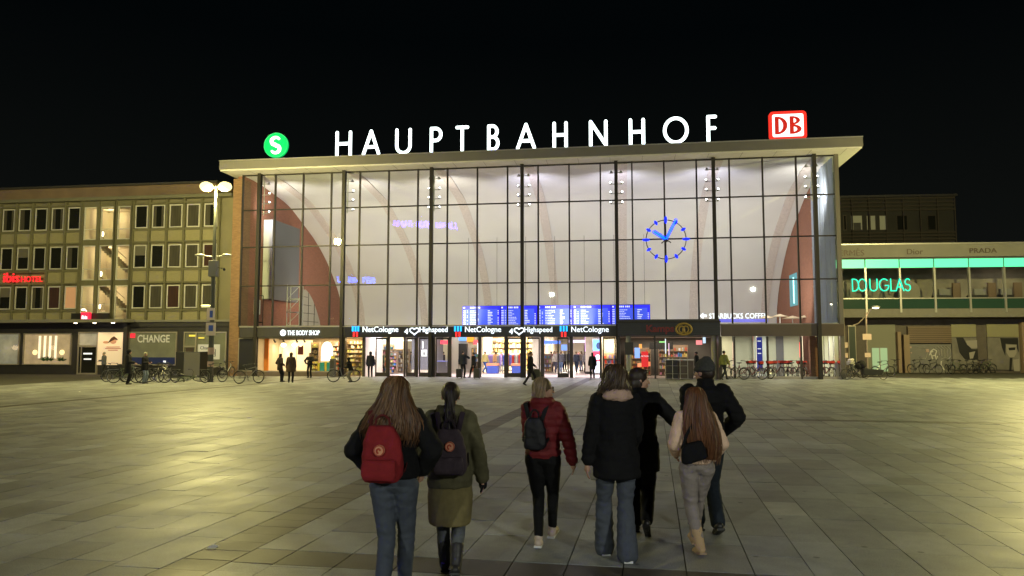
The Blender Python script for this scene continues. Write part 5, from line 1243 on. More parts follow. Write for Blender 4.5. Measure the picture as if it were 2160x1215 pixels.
BG = 'bicycles parked on the left of the square'; RG = 'red rental bicycles in the row at the right'; FG = 'bicycles parked along the recessed shop front'
def place(o, px, py, rz): o.scale = (1.07,)*3; o.location = G(px,py); o.rotation_euler = (0,0,rz)
L_black = bike('bicycle','x',BG,m_fb); L_silver = bike('bicycle','x',BG,m_fs); L_green = bike('bicycle','x',BG,m_fg); L_white = bike('bicycle','x',BG,m_fw,'step')
used = set()
def inst(proto, label, px, py, rz, group):
    o = proto if proto.name not in used else copy_tree(proto); used.add(proto.name)
    o['label'] = label; o['group'] = group; place(o, px, py, rz); return o
for proto, px, py, rz, lb in (
    (L_black,244,806,170,'black bicycle with pannier rack, leftmost of the left cluster'),(L_green,262,808,15,'greenish bicycle beside the person in the long black coat'),
    (L_silver,292,806,200,'silver bicycle between the two standing people'),(L_black,322,808,20,'black bicycle just right of the person in jeans'),
    (L_white,338,804,75,'pale bicycle seen end on, left of the dark cabinet'),(L_silver,353,807,160,'silver bicycle leaning left of the dark cabinet'),
    (L_green,400,809,8,'greenish bicycle lying low in front of the cabinet door'),(L_black,450,807,60,'black bicycle under the tall street lamp'),
    (L_white,478,797,80,'pale bicycle against the brown brick pillar'),(L_silver,524,809,50,'silver bicycle standing alone before the notice board')):
    o = inst(proto, lb, px, py, R(rz), BG)
    if 'lying' in lb: o.rotation_euler = (R(68),0,R(8)); o.location.z = .12
RB = bike('rental_bicycle','x',RG,m_frd,'rental')
for i, (px, py, rz, lb) in enumerate((
    (1553,798,175,'leftmost of the row, behind the person in the yellow vest'),(1566,799,20,'side on, second from the left'),(1588,801,5,'side on, third from left'),(1612,799,290,'fourth from left, seen almost end on'),
    (1639,797,282,'fifth from left, standing apart'),(1657,797,278,'sixth from left'),(1677,798,284,'seventh from left, in the densest group'),(1688,797,276,'eighth from left, in the densest group'),(1703,798,290,'ninth from left, right of the densest group'),
    (1718,797,250,'tenth from left, turned the other way'),(1731,797,282,'third from the right end'),(1598,797,100,'behind the third and fourth'),(1626,798,275,'between the fourth and fifth'),(1667,798,95,'turned round, left of the densest group'),(1744,798,283,'second from the right end'),(1764,798,280,'last one at the right end'))):
    inst(RB, 'red rental bicycle, '+lb, px, py, R(rz), RG)
for proto, px, py, rz, lb in ((L_black,1800,798,170,'black bicycle behind the cargo bicycle, left side'),(L_silver,1862,795,10,'silver bicycle behind the front end of the cargo bicycle'),(L_white,1889,788,250,'pale bicycle before the tan pillar'),
    (L_black,1933,788,20,'black bicycle left of the graffiti'),(L_black,1967,789,285,'black bicycle under the graffiti'),(L_silver,2003,789,260,'silver bicycle at the right end of the garage door'),(L_green,2021,789,200,'greenish bicycle before the left portrait poster'),
    (L_black,2045,789,15,'black bicycle before the pillar between the posters'),(L_black,2062,788,190,'black bicycle left of the right portrait poster'),(L_green,2080,787,10,'greenish bicycle at the left edge of the right portrait poster')):
    inst(proto, lb, px, py, R(rz), FG)
# cargo bicycle
t = bike('cargo_bicycle','black cargo bicycle with long front box and folded cover right of the rental row','',m_fb,'step')
for ch in t.children:
    if ch.name.startswith('wheel') and ch.location.x > 0: ch.location.x = 1.75; ch.location.z = .25; ch.scale = (.74,1,.74)
    if ch.name.startswith('fork'): ch.location.x = 1.17
for ch in list(t.children):
    if ch.name.startswith('mudguard') or ch.name.startswith('front_lamp'): bpy.data.objects.remove(ch)
b = MB(); b.prism([(.50,.28),(1.55,.30),(1.72,.62),(.42,.72)],1,-.28,.28); b.build('cargo_box', m_blk, t, bevel=.03)
b = MB(); b.ell((.45,0,.95),(.28,.27,.28)); b.ell((.25,0,.85),(.2,.25,.2)); b.build('cover_fabric', mat('black_cloth',(.015,.015,.016),.9), t, smooth=True)
b = MB(); b.tube([(.45,0,.66),(.5,0,.22),(1.5,0,.20),(1.75,0,.25)],.025,8); b.build('long_frame', m_fb, t)
t.location = G(1803,801); t.rotation_euler = (0,0,-.05)
t = bike('scooter_bicycle','bicycle with white front basket piled with pale goods left of the cargo bicycle','',m_fw,'step')
b = MB(); b.box(.42,.78,-.2,.2,.88,1.12); b.build('basket', m_fw, t, bevel=.03); b = MB(); b.ell((.6,0,1.18),(.18,.16,.12)); b.ell((.5,.05,1.22),(.12,.1,.1)); b.build('basket_load', mat('pale_bag',(.6,.55,.48),.8), t, smooth=True)
t.location = G(1812,799); t.rotation_euler = (0,0,R(195))
# ================================================================ PEOPLE
m_skin = mat('skin', (.52,.30,.21), .55, var=.05, scale=12)
m_eye = mat('eye', (.6,.58,.55), .2)
def cloth(name, col, var=.12, rough=.85, bump=.25, bscale=160, scale=14): return mat(name, col, rough, spec=.25, var=var, scale=scale, bump=bump, bscale=bscale)
def ik(a, c, l1, l2, pole):
    a, c, pole = Vector(a), Vector(c), Vector(pole); d = c-a; L = d.length
    if L > (l1+l2)*.995: c = a+d*((l1+l2)*.995/L); d = c-a; L = d.length
    n = d/L; x = (l1*l1-l2*l2+L*L)/(2*L); h = math.sqrt(max(0,l1*l1-x*x)); p = pole-n*pole.dot(n)
    p = p.normalized() if p.length > 1e-5 else Vector((0,1,0))
    return a+n*x+p*h, c
def head_shape(b, hc, q):
    def P(x,y,z): return hc+q@Vector((x,y,z))
    qm = q.to_matrix() if hasattr(q,'to_matrix') else q
    b.ell(P(0,-.008,.030),(.073,.092,.082),qm,18); b.ell(P(0,.028,-.018),(.060,.066,.092),qm,16); b.ell(P(0,.045,-.082),(.036,.036,.028),qm,12)
    b.ell(P(0,.078,.016),(.045,.016,.014),qm,10)
    b.limb(P(0,.086,.012),P(0,.108,-.026),.008,.013,8); b.ell(P(0,.088,-.055),(.024,.012,.009),qm,10); b.ell(P(0,.086,-.066),(.020,.012,.008),qm,10)
    for s in (-1,1): b.ell(P(s*.074,-.005,-.005),(.012,.022,.032),qm,10); b.ell(P(s*.034,.068,-.028),(.022,.016,.022),qm,8)
def hand(b, wrist, dirv, side, fine, curl=.5):
    d = Vector(dirv).normalized(); up = Vector((0,1,0)); a = d.cross(up).normalized()*side if d.cross(up).length > .05 else Vector((side,0,0)); fw = a.cross(d).normalized()*side
    wrist = Vector(wrist); palm = wrist+d*.055
    b.limb(wrist, palm+d*.02, .022, .028, 10); b.ell(palm+d*.01, (.022,.036,.045), Matrix((a*1.0,fw,d)).transposed(), 10)
    if not fine: b.limb(palm, palm+d*.09, .026, .018, 8); return
    inward = -a
    for i, (o, L) in enumerate(((.030,.068),(.010,.078),(-.010,.072),(-.029,.058))):
        r0 = .0085-.0006*i; k = palm+d*.042+fw*o; c1 = (d+inward*curl*.5).normalized(); k1 = k+c1*L*.45; c2 = (d+inward*curl*1.3).normalized(); k2 = k1+c2*L*.32; c3 = (d*.7+inward*curl*2).normalized()
        b.tube([k-d*.03,k,k1,k2,k2+c3*L*.25],[r0+.001,r0+.001,r0,r0-.0005,r0-.002],8)
    k = palm-d*.01+fw*.034; b.tube([k-fw*.012,k+fw*.016+d*.022,k+fw*.020+d*.050+inward*.01],[.012,.0105,.008],8)
def hairmat(name, col): return mat(name, col, .5, island=.45, var=.25, scale=30, stretch=(1,1,.15))
def hair_shell(root, name, m, st, n=160, wav=.008, base=True, seed=0, r=.0045, lo=.85, back=(100,440), top_c=None, segs=11, dens_seed=0, voxel=.012):
    """st : stations (z,cx,cy,rx,ry) from top down; strands follow the envelope"""
    rs = random.Random(seed); b = MB()
    if base:
        s2 = [(z,cx,cy_,rx*.95,ry*.95) for z,cx,cy_,rx,ry in st]; b.loft(s2, 22)
        me = remesh(b, voxel, 2); wrinkle(me, .006, (38,38,5), seed)
        v = [tuple(p.co) for p in me.vertices]; f = [tuple(p.vertices) for p in me.polygons]; bpy.data.meshes.remove(me); b = MB(); b.add(v, f)
    def at(t, a, k):
        x = t*(len(st)-1); i = min(int(x), len(st)-2); q = x-i; s0, s1 = st[i], st[i+1]
        z,cx,cy_,rx,ry = [s0[j]*(1-q)+s1[j]*q for j in range(5)]
        return Vector((cx+rx*k*math.cos(a), cy_+ry*k*math.sin(a), z))
    for i in range(n):
        a = R(rs.uniform(*back)); k = rs.uniform(.93,1.05); e = rs.uniform(lo,1.04); ph = rs.uniform(0,6.3); P = []; da = rs.uniform(-.12,.12); w_ = wav*rs.uniform(.4,1.6)
        t0 = 0 if rs.random() < .6 else rs.uniform(0,.4)
        for j in range(segs+1):
            t = t0+(min(e,1.0)-t0)*j/segs; p = at(t, a+da*t+.12*math.sin(ph+t*7)*t, k+(.05*t*rs.random()))
            p += Vector((w_*math.sin(ph+t*9), w_*.6*math.cos(ph+t*8), -(.03*max(0,e-.96)/.04*(j/segs)**3 if e > .96 else 0))); P.append(p)
        if i % 9 == 0: P = [p_+Vector((math.cos(a),math.sin(a),0))*(.004+.02*(j_/segs)**1.5*rs.random()) for j_,p_ in enumerate(P)]
        b.tube(P, [r*(1.2 if j < segs*.7 else 1.2*(segs-j+.4)/(segs*.3+.4)) for j in range(segs+1)], 4, cap=False, flat=.6)
    return b.build(name, m, root, smooth=True, fix=False)
STAND = dict(fL=(-.10,0,.08), fR=(.10,0,.08), hL=(-.26,.02,.78), hR=(.26,.02,.78), pL=0, pR=0)
def person(label, pos, rz, height, pose=None, jacket=None, trousers=None, shoes=None, hair=None, coat_skirt=None, male=False, yaw=0, nod=0, group=None, fine=False, tilt=0):
    p = dict(STAND); p.update(pose or {}); s = height/1.70
    root = thing('person', label, 'person', pos, rz, group); root.scale = (s,s,s)
    vx = .0065 if fine else .016; vj = .011 if fine else .018
    lean = Vector((tilt, p.get('lean',.0), 0)); drop = p.get('drop', .015)
    hipz = .905-drop; shw = .185 if male else .163
    hip = {-1:Vector((-.088,0,hipz)), 1:Vector((.088,0,hipz))}; ft = {-1:Vector(p['fL']), 1:Vector(p['fR'])}
    sh = {-1:Vector((-shw,0,1.395-drop))+lean, 1:Vector((shw,0,1.395-drop))+lean}; hd = {-1:Vector(p['hL']), 1:Vector(p['hR'])}
    kn, an, el, wr = {}, {}, {}, {}
    for k in (-1,1):
        kn[k], an[k] = ik(hip[k], ft[k], .425, .415, (k*.05,1,0)); el[k], wr[k] = ik(sh[k], hd[k], .285, .255, p.get('eL' if k<0 else 'eR', (k*.35,-1,0)))
    hc = Vector((0,.022,1.585-drop))+lean*1.15
    q = Matrix.Rotation(R(yaw),3,'Z') @ Matrix.Rotation(R(nod),3,'X')
    # body: one continuous surface
    b = MB(); D = -drop
    def L(z,rx,ry,cy=0):
        t = max(0,min(1,(z-.9)/.5)); return (z+D, lean.x*t, cy+lean.y*t, rx, ry)
    g_ = 1.12 if male else 1
    b.loft([L(.84,.095,.07),L(.90,.132,.088),L(.97,.136,.090),L(1.06,.122*g_,.084),L(1.14,.118*g_,.082),L(1.24,.138*g_,.095),L(1.33,.150*g_,.098),L(1.39,.145*g_,.088),L(1.435,.095,.07),L(1.46,.058,.056)],24)
    b.limb((lean.x,lean.y-.005,1.42+D), hc+Vector((0,-.012,-.05)), .054, .050, 14); head_shape(b, hc, q)
    for k in (-1,1):
        b.limb(hip[k], kn[k], .068, .036, 14); b.limb(kn[k], an[k], .036, .028, 12); cm = kn[k].lerp(an[k],.3)+Vector((0,-.010,0)); b.ell(cm,(.032,.034,.07),None,10)
        pt = R(p['pL' if k<0 else 'pR']); f = Vector((k*.06,math.cos(pt),-math.sin(pt))); dn = Vector((0,-math.sin(pt),-math.cos(pt)))
        b.limb(an[k]+dn*.03-f*.03, an[k]+dn*.05+f*.13, .034, .024, 10)
        b.limb(sh[k], el[k], .050, .038, 12); b.limb(el[k], wr[k], .038, .024, 12); hand(b, wr[k], (wr[k]-el[k])+Vector((0,0,-.12)), k, fine, .45)
    link('body', remesh(b, vx, 2), root).data.materials.append(m_skin)
    if fine:
        e = MB()
        for k in (-1,1): e.ell(hc+q@Vector((k*.031,.082,.006)),(.011,.008,.006),None,8)
        e.build('eyes', m_eye, root)
    # trousers
    if trousers:
        b = MB(); T = trousers; th_, kn_, cu = T.get('r',(.098,.072,.060)); ez = .055
        b.loft([L(.83,.09,.07),L(.88,.152,.112,-.004),L(.96,.160,.115,-.006),L(1.0,.150,.108)],22)
        for k in (-1,1):
            b.limb(hip[k]+Vector((k*.002,-.008,-.02)), kn[k], th_, kn_, 16); e_ = an[k].lerp(kn[k], T.get('up',.04)); b.limb(kn[k], e_, kn_, cu, 14)
            if T.get('calf'): b.ell(kn[k].lerp(an[k],.28)+Vector((0,-.016,0)),(.056,.058,.12),None,10)
            b.ell(hip[k]+Vector((-k*.005,-.045,.0)),(.082,.075,.10),None,12)
        me = remesh(b, vj*.85, 1); wrinkle(me, T.get('fold',.006), (7,7,11), len(label), True); (wrinkle(me,.003,(6,6,20),len(label)) if fine else None); me.materials.append(T['m']); link('trousers', me, root)
    if coat_skirt:
        b = MB(); b.loft([L(z,rx,ry,cy) for z,rx,ry,cy in coat_skirt['st']],28); me = remesh(b, vj, 2); wrinkle(me,.008,(9,9,2),3,True); me.materials.append(coat_skirt['m']); link('coat_skirt', me, root)
    # jacket
    if jacket:
        J = jacket; b = MB(); pf = J.get('puff',0); d = J.get('d',.0); hem = J['hem']; hw = J.get('hw',.19); hdp = J.get('hd',.14)
        S_ = [(hem,hw,hdp,0),(hem+.03,hw*1.01,hdp*1.01,0)]
        if hem < .86: S_ += [(.92,max(.178+d,hw*.97),.135+d,-.005)]
        S_ += [(1.06,.158+d+pf*.5,.122+d,0),(1.18,.160+d+pf,.125+d,0),(1.30,.172*g_+d,.130+d,0),(1.385,.168*g_+d,.118+d,0),(1.435,.115+d*.6,.092+d*.5,0),(1.475,.075+d*.4,.074+d*.4,.0)]
        if J.get('collar'): S_ += [(1.475+J['collar'],.072+d*.4,.075+d*.4,-.005)]
        b.loft([L(*x) for x in S_],28)
        r0, r1, r2 = J.get('sl',(.078,.066,.054))
        for k in (-1,1): b.limb(sh[k]+Vector((-k*.012,0,-.005)), el[k], r0, r1, 16); b.limb(el[k], wr[k].lerp(el[k],-.02 if J.get('long') else .06), r1, r2, 14)
        if J.get('hood'):
            b.ell((lean.x,lean.y-.075,1.455+D),(.125,.075,.072),None,16); b.torus((lean.x,lean.y-.03,1.475+D),.092,.034,2,20,8)
        me = remesh(b, vj, 3)
        if J.get('quilt'):
            co = np.empty(len(me.vertices)*3,'f'); me.vertices.foreach_get('co',co); co = co.reshape(-1,3); no = np.empty(len(me.vertices)*3,'f'); me.vertex_normals.foreach_get('vector',no); no = no.reshape(-1,3)
            co += no*(np.abs(np.sin(co[:,2]*math.pi/J['quilt']))**.5*.012-.006)[:,None]; me.vertices.foreach_set('co',co.ravel())
        wrinkle(me, J.get('fold',.008), (8,8,6), len(label)+2, True); (wrinkle(me,.006,(4,4,26),len(label)) if fine else None); me.materials.append(J['m']); o = link('jacket', me, root)
        if J.get('scarf'):
            b = MB(); b.torus((lean.x,lean.y-.01,1.465+D),.100,.040,2,24,10); b.ell((lean.x,-.06,1.43+D),(.145,.075,.045)); me = remesh(b,.012,2); wrinkle(me,.012,(20,20,20),4); me.materials.append(J['scarf']); link('scarf', me, root)
    # shoes
    sm = (shoes or {}).get('m') or m_blk
    for k in (-1,1):
        pt = R(p['pL' if k<0 else 'pR']); M3 = Matrix.Rotation(-pt,3,'X') @ Matrix.Rotation(-k*.08,3,'Z'); b = MB(); c = an[k]
        def Q(x,y,z): return c+M3@Vector((x,y,z))
        b.limb(Q(0,-.04,-.035),Q(0,.07,-.045),.040,.038,12); b.limb(Q(0,.05,-.045),Q(0,.155,-.052),.040,.030,12); b.limb(Q(0,-.03,-.06),Q(0,.15,-.062),.030,.026,10)
        bt = (shoes or {}).get('boot')
        b.limb(Q(0,-.012,-.03), c.lerp(kn[k], .42 if bt else .12), .050 if bt else .040, (.062 if bt else .042), 12)
        me = remesh(b, .010 if fine else .018, 1); wrinkle(me,.003,(25,25,25),5); me.materials.append(sm); so = link('shoe', me, root)
        if fine:
            b = MB(); V = [Q(math.copysign(.038 if y < .1 else .030,x),y,z) for z in (-.082,-.062) for x,y in ((-1,-.075),(1,-.075),(1,.10),(.5,.185),(-.5,.185),(-1,.10))]; b.add(V,[(5,4,3,2,1,0),(6,7,8,9,10,11)]+[(i,(i+1)%6,6+(i+1)%6,6+i) for i in range(6)]); b.build('sole', (shoes or {}).get('sole',m_blk), so)
    root['hc'] = tuple(hc)
    if hair: hair(root, hc, q, D, lean)
    for ky in ('hc',): del root[ky]
    return root, dict(hc=hc, el=el, wr=wr, sh=sh, kn=kn, an=an, L=L, s=s)
def hair_cap(root, hc, q, m, extra=None, name='hair', r=(.082,.098,.092), fine=False, cy=-.018, cz=.036):
    b = MB(); b.ell(hc+q@Vector((0,cy,cz)), r, q, 18)
    if extra: extra(b)
    me = remesh(b, .010 if fine else .018, 1); wrinkle(me, .004, (40,40,10), 3); me.materials.append(m); return link(name, me, root)

mh_brown = hairmat('hair_dark_blonde', (.11,.048,.016)); mh_dark = hairmat('hair_dark', (.022,.014,.010)); mh_blond = hairmat('hair_blonde', (.26,.18,.10)); mh_aub = hairmat('hair_auburn', (.13,.048,.016)); mh_mid = hairmat('hair_mid_brown', (.06,.035,.018)); mh_hl = hairmat('hair_light_strand',(.20,.11,.05))
c_black = cloth('black_jacket_cloth', (.006,.006,.0075)); c_jean = cloth('blue_denim', (.075,.088,.115), .10, scale=22); c_jean2 = cloth('light_denim', (.085,.097,.125), .10, scale=20); c_parka = cloth('olive_parka', (.10,.092,.050), .2); c_parka_lit = cloth('parka_lower_lit', (.20,.165,.072), .15)  # last one: lower parka, same cloth painted paler as if lit
c_greyj = cloth('grey_denim', (.12,.13,.14), .10, scale=20); c_redj = cloth('dark_red_jacket_cloth', (.15,.014,.018), .15, .6); c_leg = cloth('black_leggings', (.006,.006,.007)); c_cream = cloth('cream_knit', (.88,.62,.46), .12, .95, .5, 90); c_sweat = cloth('grey_sweatpants', (.30,.26,.245), .1)
c_coat2 = cloth('dark_coat_cloth', (.008,.008,.0095)); c_navy = cloth('dark_navy_denim', (.02,.028,.04)); m_snk = mat('white_sneaker', (.62,.50,.44), .6); m_ugg = mat('beige_boot', (.55,.38,.22), .95, bump=.3, bscale=120); m_hat = mat('grey_knit_hat', (.055,.055,.052), .95, bump=.6, bscale=120, var=.2, scale=60)

# 1 : girl with red backpack
def h1(root, hc, q, D, lean):
    x, y, z = hc
    st_ = [(z+.128,x,y-.03,.03,.03),(z+.105,x,y-.02,.068,.075),(z+.06,x,y-.02,.092,.100),(z-.0,x,y-.035,.100,.100),(z-.07,x,y-.055,.130,.092),(z-.14,x,y-.075,.170,.088),(z-.21,x,y-.095,.205,.082),(z-.28,x-.01,y-.115,.225,.07),(z-.35,x-.015,y-.125,.20,.05)]
    hair_shell(root,'hair',mh_brown,st_,420,.010,seed=1,lo=.78,back=(165,375))
    s2 = [(a,b_,c-.004,d*1.01,e*1.01) for a,b_,c,d,e in st_]
    hair_shell(root,'hair_highlights',mh_hl,s2,70,.012,base=False,seed=5,lo=.8,back=(235,290),r=.004)
P1, I1 = person('girl with long dark blonde hair, black jacket and blue jeans, leftmost of the group', G(829,1268), R(-4), 1.735,
    dict(fL=(-.03,-.22,.15), fR=(.035,.24,.08), hL=(-.20,.10,.96), hR=(.20,.10,.96), eL=(-1,-.9,.0), eR=(1,-.8,0), pL=18, pR=-5),
    dict(m=c_black,hem=.94,hw=.182,hd=.15,d=.012,puff=.010,sl=(.086,.078,.058),quilt=None,fold=.012,collar=.03), dict(m=c_jean,r=(.100,.068,.058),fold=.009), dict(m=m_snk,sole=m_wf), h1, fine=True)
# 2 : girl in parka
def h2(root, hc, q, D, lean):
    x, y, z = hc
    hair_cap(root,hc,q,mh_dark,fine=True,r=(.086,.102,.098))
    hair_shell(root,'ponytail',mh_dark,[(z+.09,x,y-.10,.03,.03),(z+.05,x,y-.125,.042,.04),(z-.05,x,y-.135,.040,.036),(z-.15,x,y-.15,.042,.034),(z-.25,x+.01,y-.165,.045,.03),(z-.33,x+.015,y-.17,.04,.022),(z-.38,x+.015,y-.17,.02,.012)],110,.006,seed=2,back=(0,360),r=.0035)
P2, I2 = person('girl with dark ponytail in long olive parka and grey jeans walking away, second from left', G(948,1211), R(2), 1.655,
    dict(fL=(-.05,.14,.08), fR=(.06,-.10,.10), hL=(-.20,.12,.98), hR=(.30,.02,.80), eL=(-1,-.6,0), eR=(.6,-1,0), pL=-4, pR=18),
    dict(m=c_parka,hem=.78,hw=.20,hd=.16,d=.022,sl=(.084,.076,.064),fold=.014,hood=True,long=True), dict(m=c_greyj,r=(.092,.066,.052),fold=.005,calf=True), dict(m=mat('dark_boot',(.03,.028,.03),.5),boot=True), h2, fine=True,
    coat_skirt=dict(m=c_parka_lit,st=[(.455,.185,.145,0),(.50,.195,.15,0),(.70,.205,.155,0),(.85,.19,.14,0),(.98,.15,.11,0)]))  # lower part of the same parka, in the paler lit tone
b = MB(); b.limb(I2['wr'][1]+Vector((0,0,.02)), I2['wr'][1]+Vector((.01,.02,-.09)), .042,.038,12); b.limb(I2['wr'][1]+Vector((0,.03,-.0)),I2['wr'][1]+Vector((-.01,.07,-.05)),.016,.013,8)
for i in range(4): b.limb(I2['wr'][1]+Vector((.01,.035-.022*i,-.09)),I2['wr'][1]+Vector((-.01,.04-.022*i,-.15+.004*i)),.0125,.011,8)
me = remesh(b,.008,1); me.materials.append(c_black); link('glove', me, P2)
# 3 : woman in red jacket
def h3(root, hc, q, D, lean):
    x, y, z = hc; qz = q
    def P(a,b_,c): return hc+q@Vector((a,b_,c))
    hair_cap(root,hc,q,mh_blond,fine=True,r=(.087,.104,.094),name='hair',extra=lambda b: (b.ell(P(0,-.06,-.03),(.075,.05,.075),q,12),b.ell(P(.05,-.045,-.05),(.03,.04,.06),q,10)))
    hair_shell(root,'hair_strands',mh_blond,[(z+.132,x,y-.02,.02,.02),(z+.115,x,y-.02,.065,.075),(z+.07,x,y-.02,.088,.102),(z+.0,x-.005,y-.03,.092,.103),(z-.07,x-.01,y-.04,.088,.092),(z-.13,x-.02,y-.05,.09,.08)],170,.006,base=False,seed=3,back=(120,300),r=.0035)
    g_ = MB()
    for s in (-1,1): g_.torus((s*.033,0,0),.022,.003,1,18,5)
    g_.tube([(-.011,0,.004),(.011,0,.004)],.002,5)
    for s in (-1,1): g_.tube([(s*.056,0,.005),(s*.072,-.09,.005)],.002,5)
    o = g_.build('glasses', m_steel, root); o.matrix_local = Matrix.Translation(P(0,.100,.006)) @ q.to_4x4()
P3, I3 = person('blonde woman with glasses in dark red hooded jacket and black leggings', G(1146,1152), R(-14), 1.665,
    dict(fL=(-.035,-.06,.085), fR=(.035,.30,.10), hL=(-.10,.26,1.0), hR=(.31,.08,.78), eL=(-.25,-1,0), eR=(.8,-1,0), pL=8, pR=-6),
    dict(m=c_redj,hem=.90,hw=.178,hd=.14,d=.012,sl=(.078,.070,.056),fold=.010,hood=True,long=True,quilt=.075), dict(m=c_leg,r=(.100,.064,.046),fold=.003,calf=True,up=.10), dict(m=m_snk,sole=m_wf), h3, yaw=-68, fine=True)
# 4 : woman in black coat with scarf
def h4(root, hc, q, D, lean):
    x, y, z = hc
    hair_shell(root,'hair',mh_mid,[(z+.130,x,y-.02,.03,.03),(z+.110,x,y-.018,.070,.076),(z+.06,x,y-.018,.092,.104),(z-.0,x,y-.03,.098,.104),(z-.05,x-.005,y-.045,.115,.094),(z-.09,x-.012,y-.055,.135,.088),(z-.12,x-.02,y-.06,.15,.08)],300,.010,seed=4,lo=.85,back=(150,390))
P4, I4 = person('tall woman with pale scarf, long black coat and flared jeans', G(1303,1180), R(3), 1.80,
    dict(fL=(-.085,.18,.08), fR=(.07,-.08,.08), hL=(-.26,.03,.80), lean=.02, hR=(.16,.20,.90), eL=(-.5,-.9,0), eR=(.3,-1,0), pL=-3, pR=6),
    dict(m=c_black,hem=.72,hw=.207,hd=.165,d=.016,sl=(.080,.070,.060),fold=.013,scarf=cloth('pale_scarf',(.55,.37,.29),.15,.95,.5,80)), dict(m=c_jean2,r=(.096,.070,.092),fold=.011,up=-.04), dict(m=m_snk,sole=m_wf), h4, fine=True)
# 5 : woman reaching to the right
def h5(root, hc, q, D, lean):
    def P(a,b_,c): return hc+q@Vector((a,b_,c))
    hair_cap(root,hc,q,mh_dark,fine=True,r=(.088,.106,.098),extra=lambda b: (b.ell(P(0,-.06,-.04),(.08,.06,.09),q,12),b.ell(P(0,.05,.085),(.06,.05,.03),q,12),b.ell(P(.06,-.02,-.03),(.03,.045,.06),q,10),b.ell(P(-.06,-.02,-.03),(.03,.045,.06),q,10)))
P5, I5 = person('dark haired woman in long dark coat, face turned right, reaching towards the man', G(1352,1128), R(-10), 1.745,
    dict(fL=(-.05,.16,.08), fR=(.06,-.14,.16), hL=(-.22,.1,.86), hR=(.60,.06,1.16), eL=(-1,-.5,0), eR=(.1,-.2,-1), pL=-4, pR=38),
    dict(m=c_coat2,hem=.66,hw=.20,hd=.155,d=.015,sl=(.085,.070,.056),fold=.008,collar=.04,long=True), dict(m=c_leg,r=(.10,.075,.062)), None, h5, yaw=-78, fine=True)
# 6 : man with hat
def h6(root, hc, q, D, lean):
    b = MB(); b.ell(hc+q@Vector((0,-.012,.052)),(.092,.108,.096),q,18); b.torus(hc+Vector((0,-.01,.028)),.090,.018,2,24,8,sz=1.12); b.ell(hc+q@Vector((0,-.03,.13)),(.05,.055,.035),q,12)
    me = remesh(b,.010,1); wrinkle(me,.004,(30,30,60),6); me.materials.append(m_hat); link('knit_hat', me, root)
    hair_cap(root,hc,q,mh_dark,fine=True,r=(.079,.095,.08),cz=.0,cy=-.025,name='short_hair')
P6, I6 = person('man in grey knitted hat and black puffer jacket with dark jeans, rightmost of the group', G(1494,1123), R(6), 1.83,
    dict(fL=(-.05,.14,.08), fR=(.04,-.16,.12), hL=(-.13,.26,1.02), hR=(.22,.12,.97), eL=(-.2,-1,0), eR=(.8,-1,0), pL=-4, pR=26),
    dict(m=c_black,hem=.88,hw=.185,hd=.15,d=.018,sl=(.088,.077,.060),fold=.010,collar=.05,quilt=.09), dict(m=c_navy,r=(.100,.075,.072)), dict(m=m_blk,boot=True), h6, yaw=35, fine=True, male=True)
# 7 : girl in cream sweater with very long hair
def h7(root, hc, q, D, lean):
    x, y, z = hc
    st_ = [(z+.128,x,y-.02,.03,.03),(z+.108,x,y-.015,.068,.075),(z+.06,x,y-.02,.090,.102),(z-.0,x,y-.035,.096,.104),(z-.08,x,y-.06,.122,.095),(z-.18,x+.01,y-.09,.155,.082),(z-.30,x+.025,y-.115,.175,.070),(z-.42,x+.045,y-.125,.175,.060),(z-.52,x+.065,y-.125,.155,.05),(z-.61,x+.075,y-.12,.12,.035)]
    hair_shell(root,'hair',mh_aub,st_,460,.009,seed=7,lo=.82,back=(160,380))
    hair_shell(root,'hair_highlights',mh_hl,[(a,b_,c-.003,d*1.02,e*1.02) for a,b_,c,d,e in st_],60,.012,base=False,seed=8,lo=.9,back=(300,385),r=.0035)
P7, I7 = person('girl with very long auburn hair, cream sweater, grey sweatpants and beige boots', G(1473,1166), R(4), 1.575,
    dict(fL=(-.0,-.06,.085), fR=(.05,.30,.11), hL=(-.16,.20,1.0), hR=(.22,.14,.95), eL=(-.45,-1,0), eR=(.4,-1,0), pL=10, pR=-5),
    dict(m=c_cream,hem=.93,hw=.165,hd=.135,d=.008,sl=(.080,.072,.054),fold=.012,long=True), dict(m=c_sweat,r=(.100,.070,.055),fold=.011,up=.16), dict(m=m_ugg,boot=True,sole=mat('boot_sole',(.35,.25,.16),.8)), h7, fine=True)

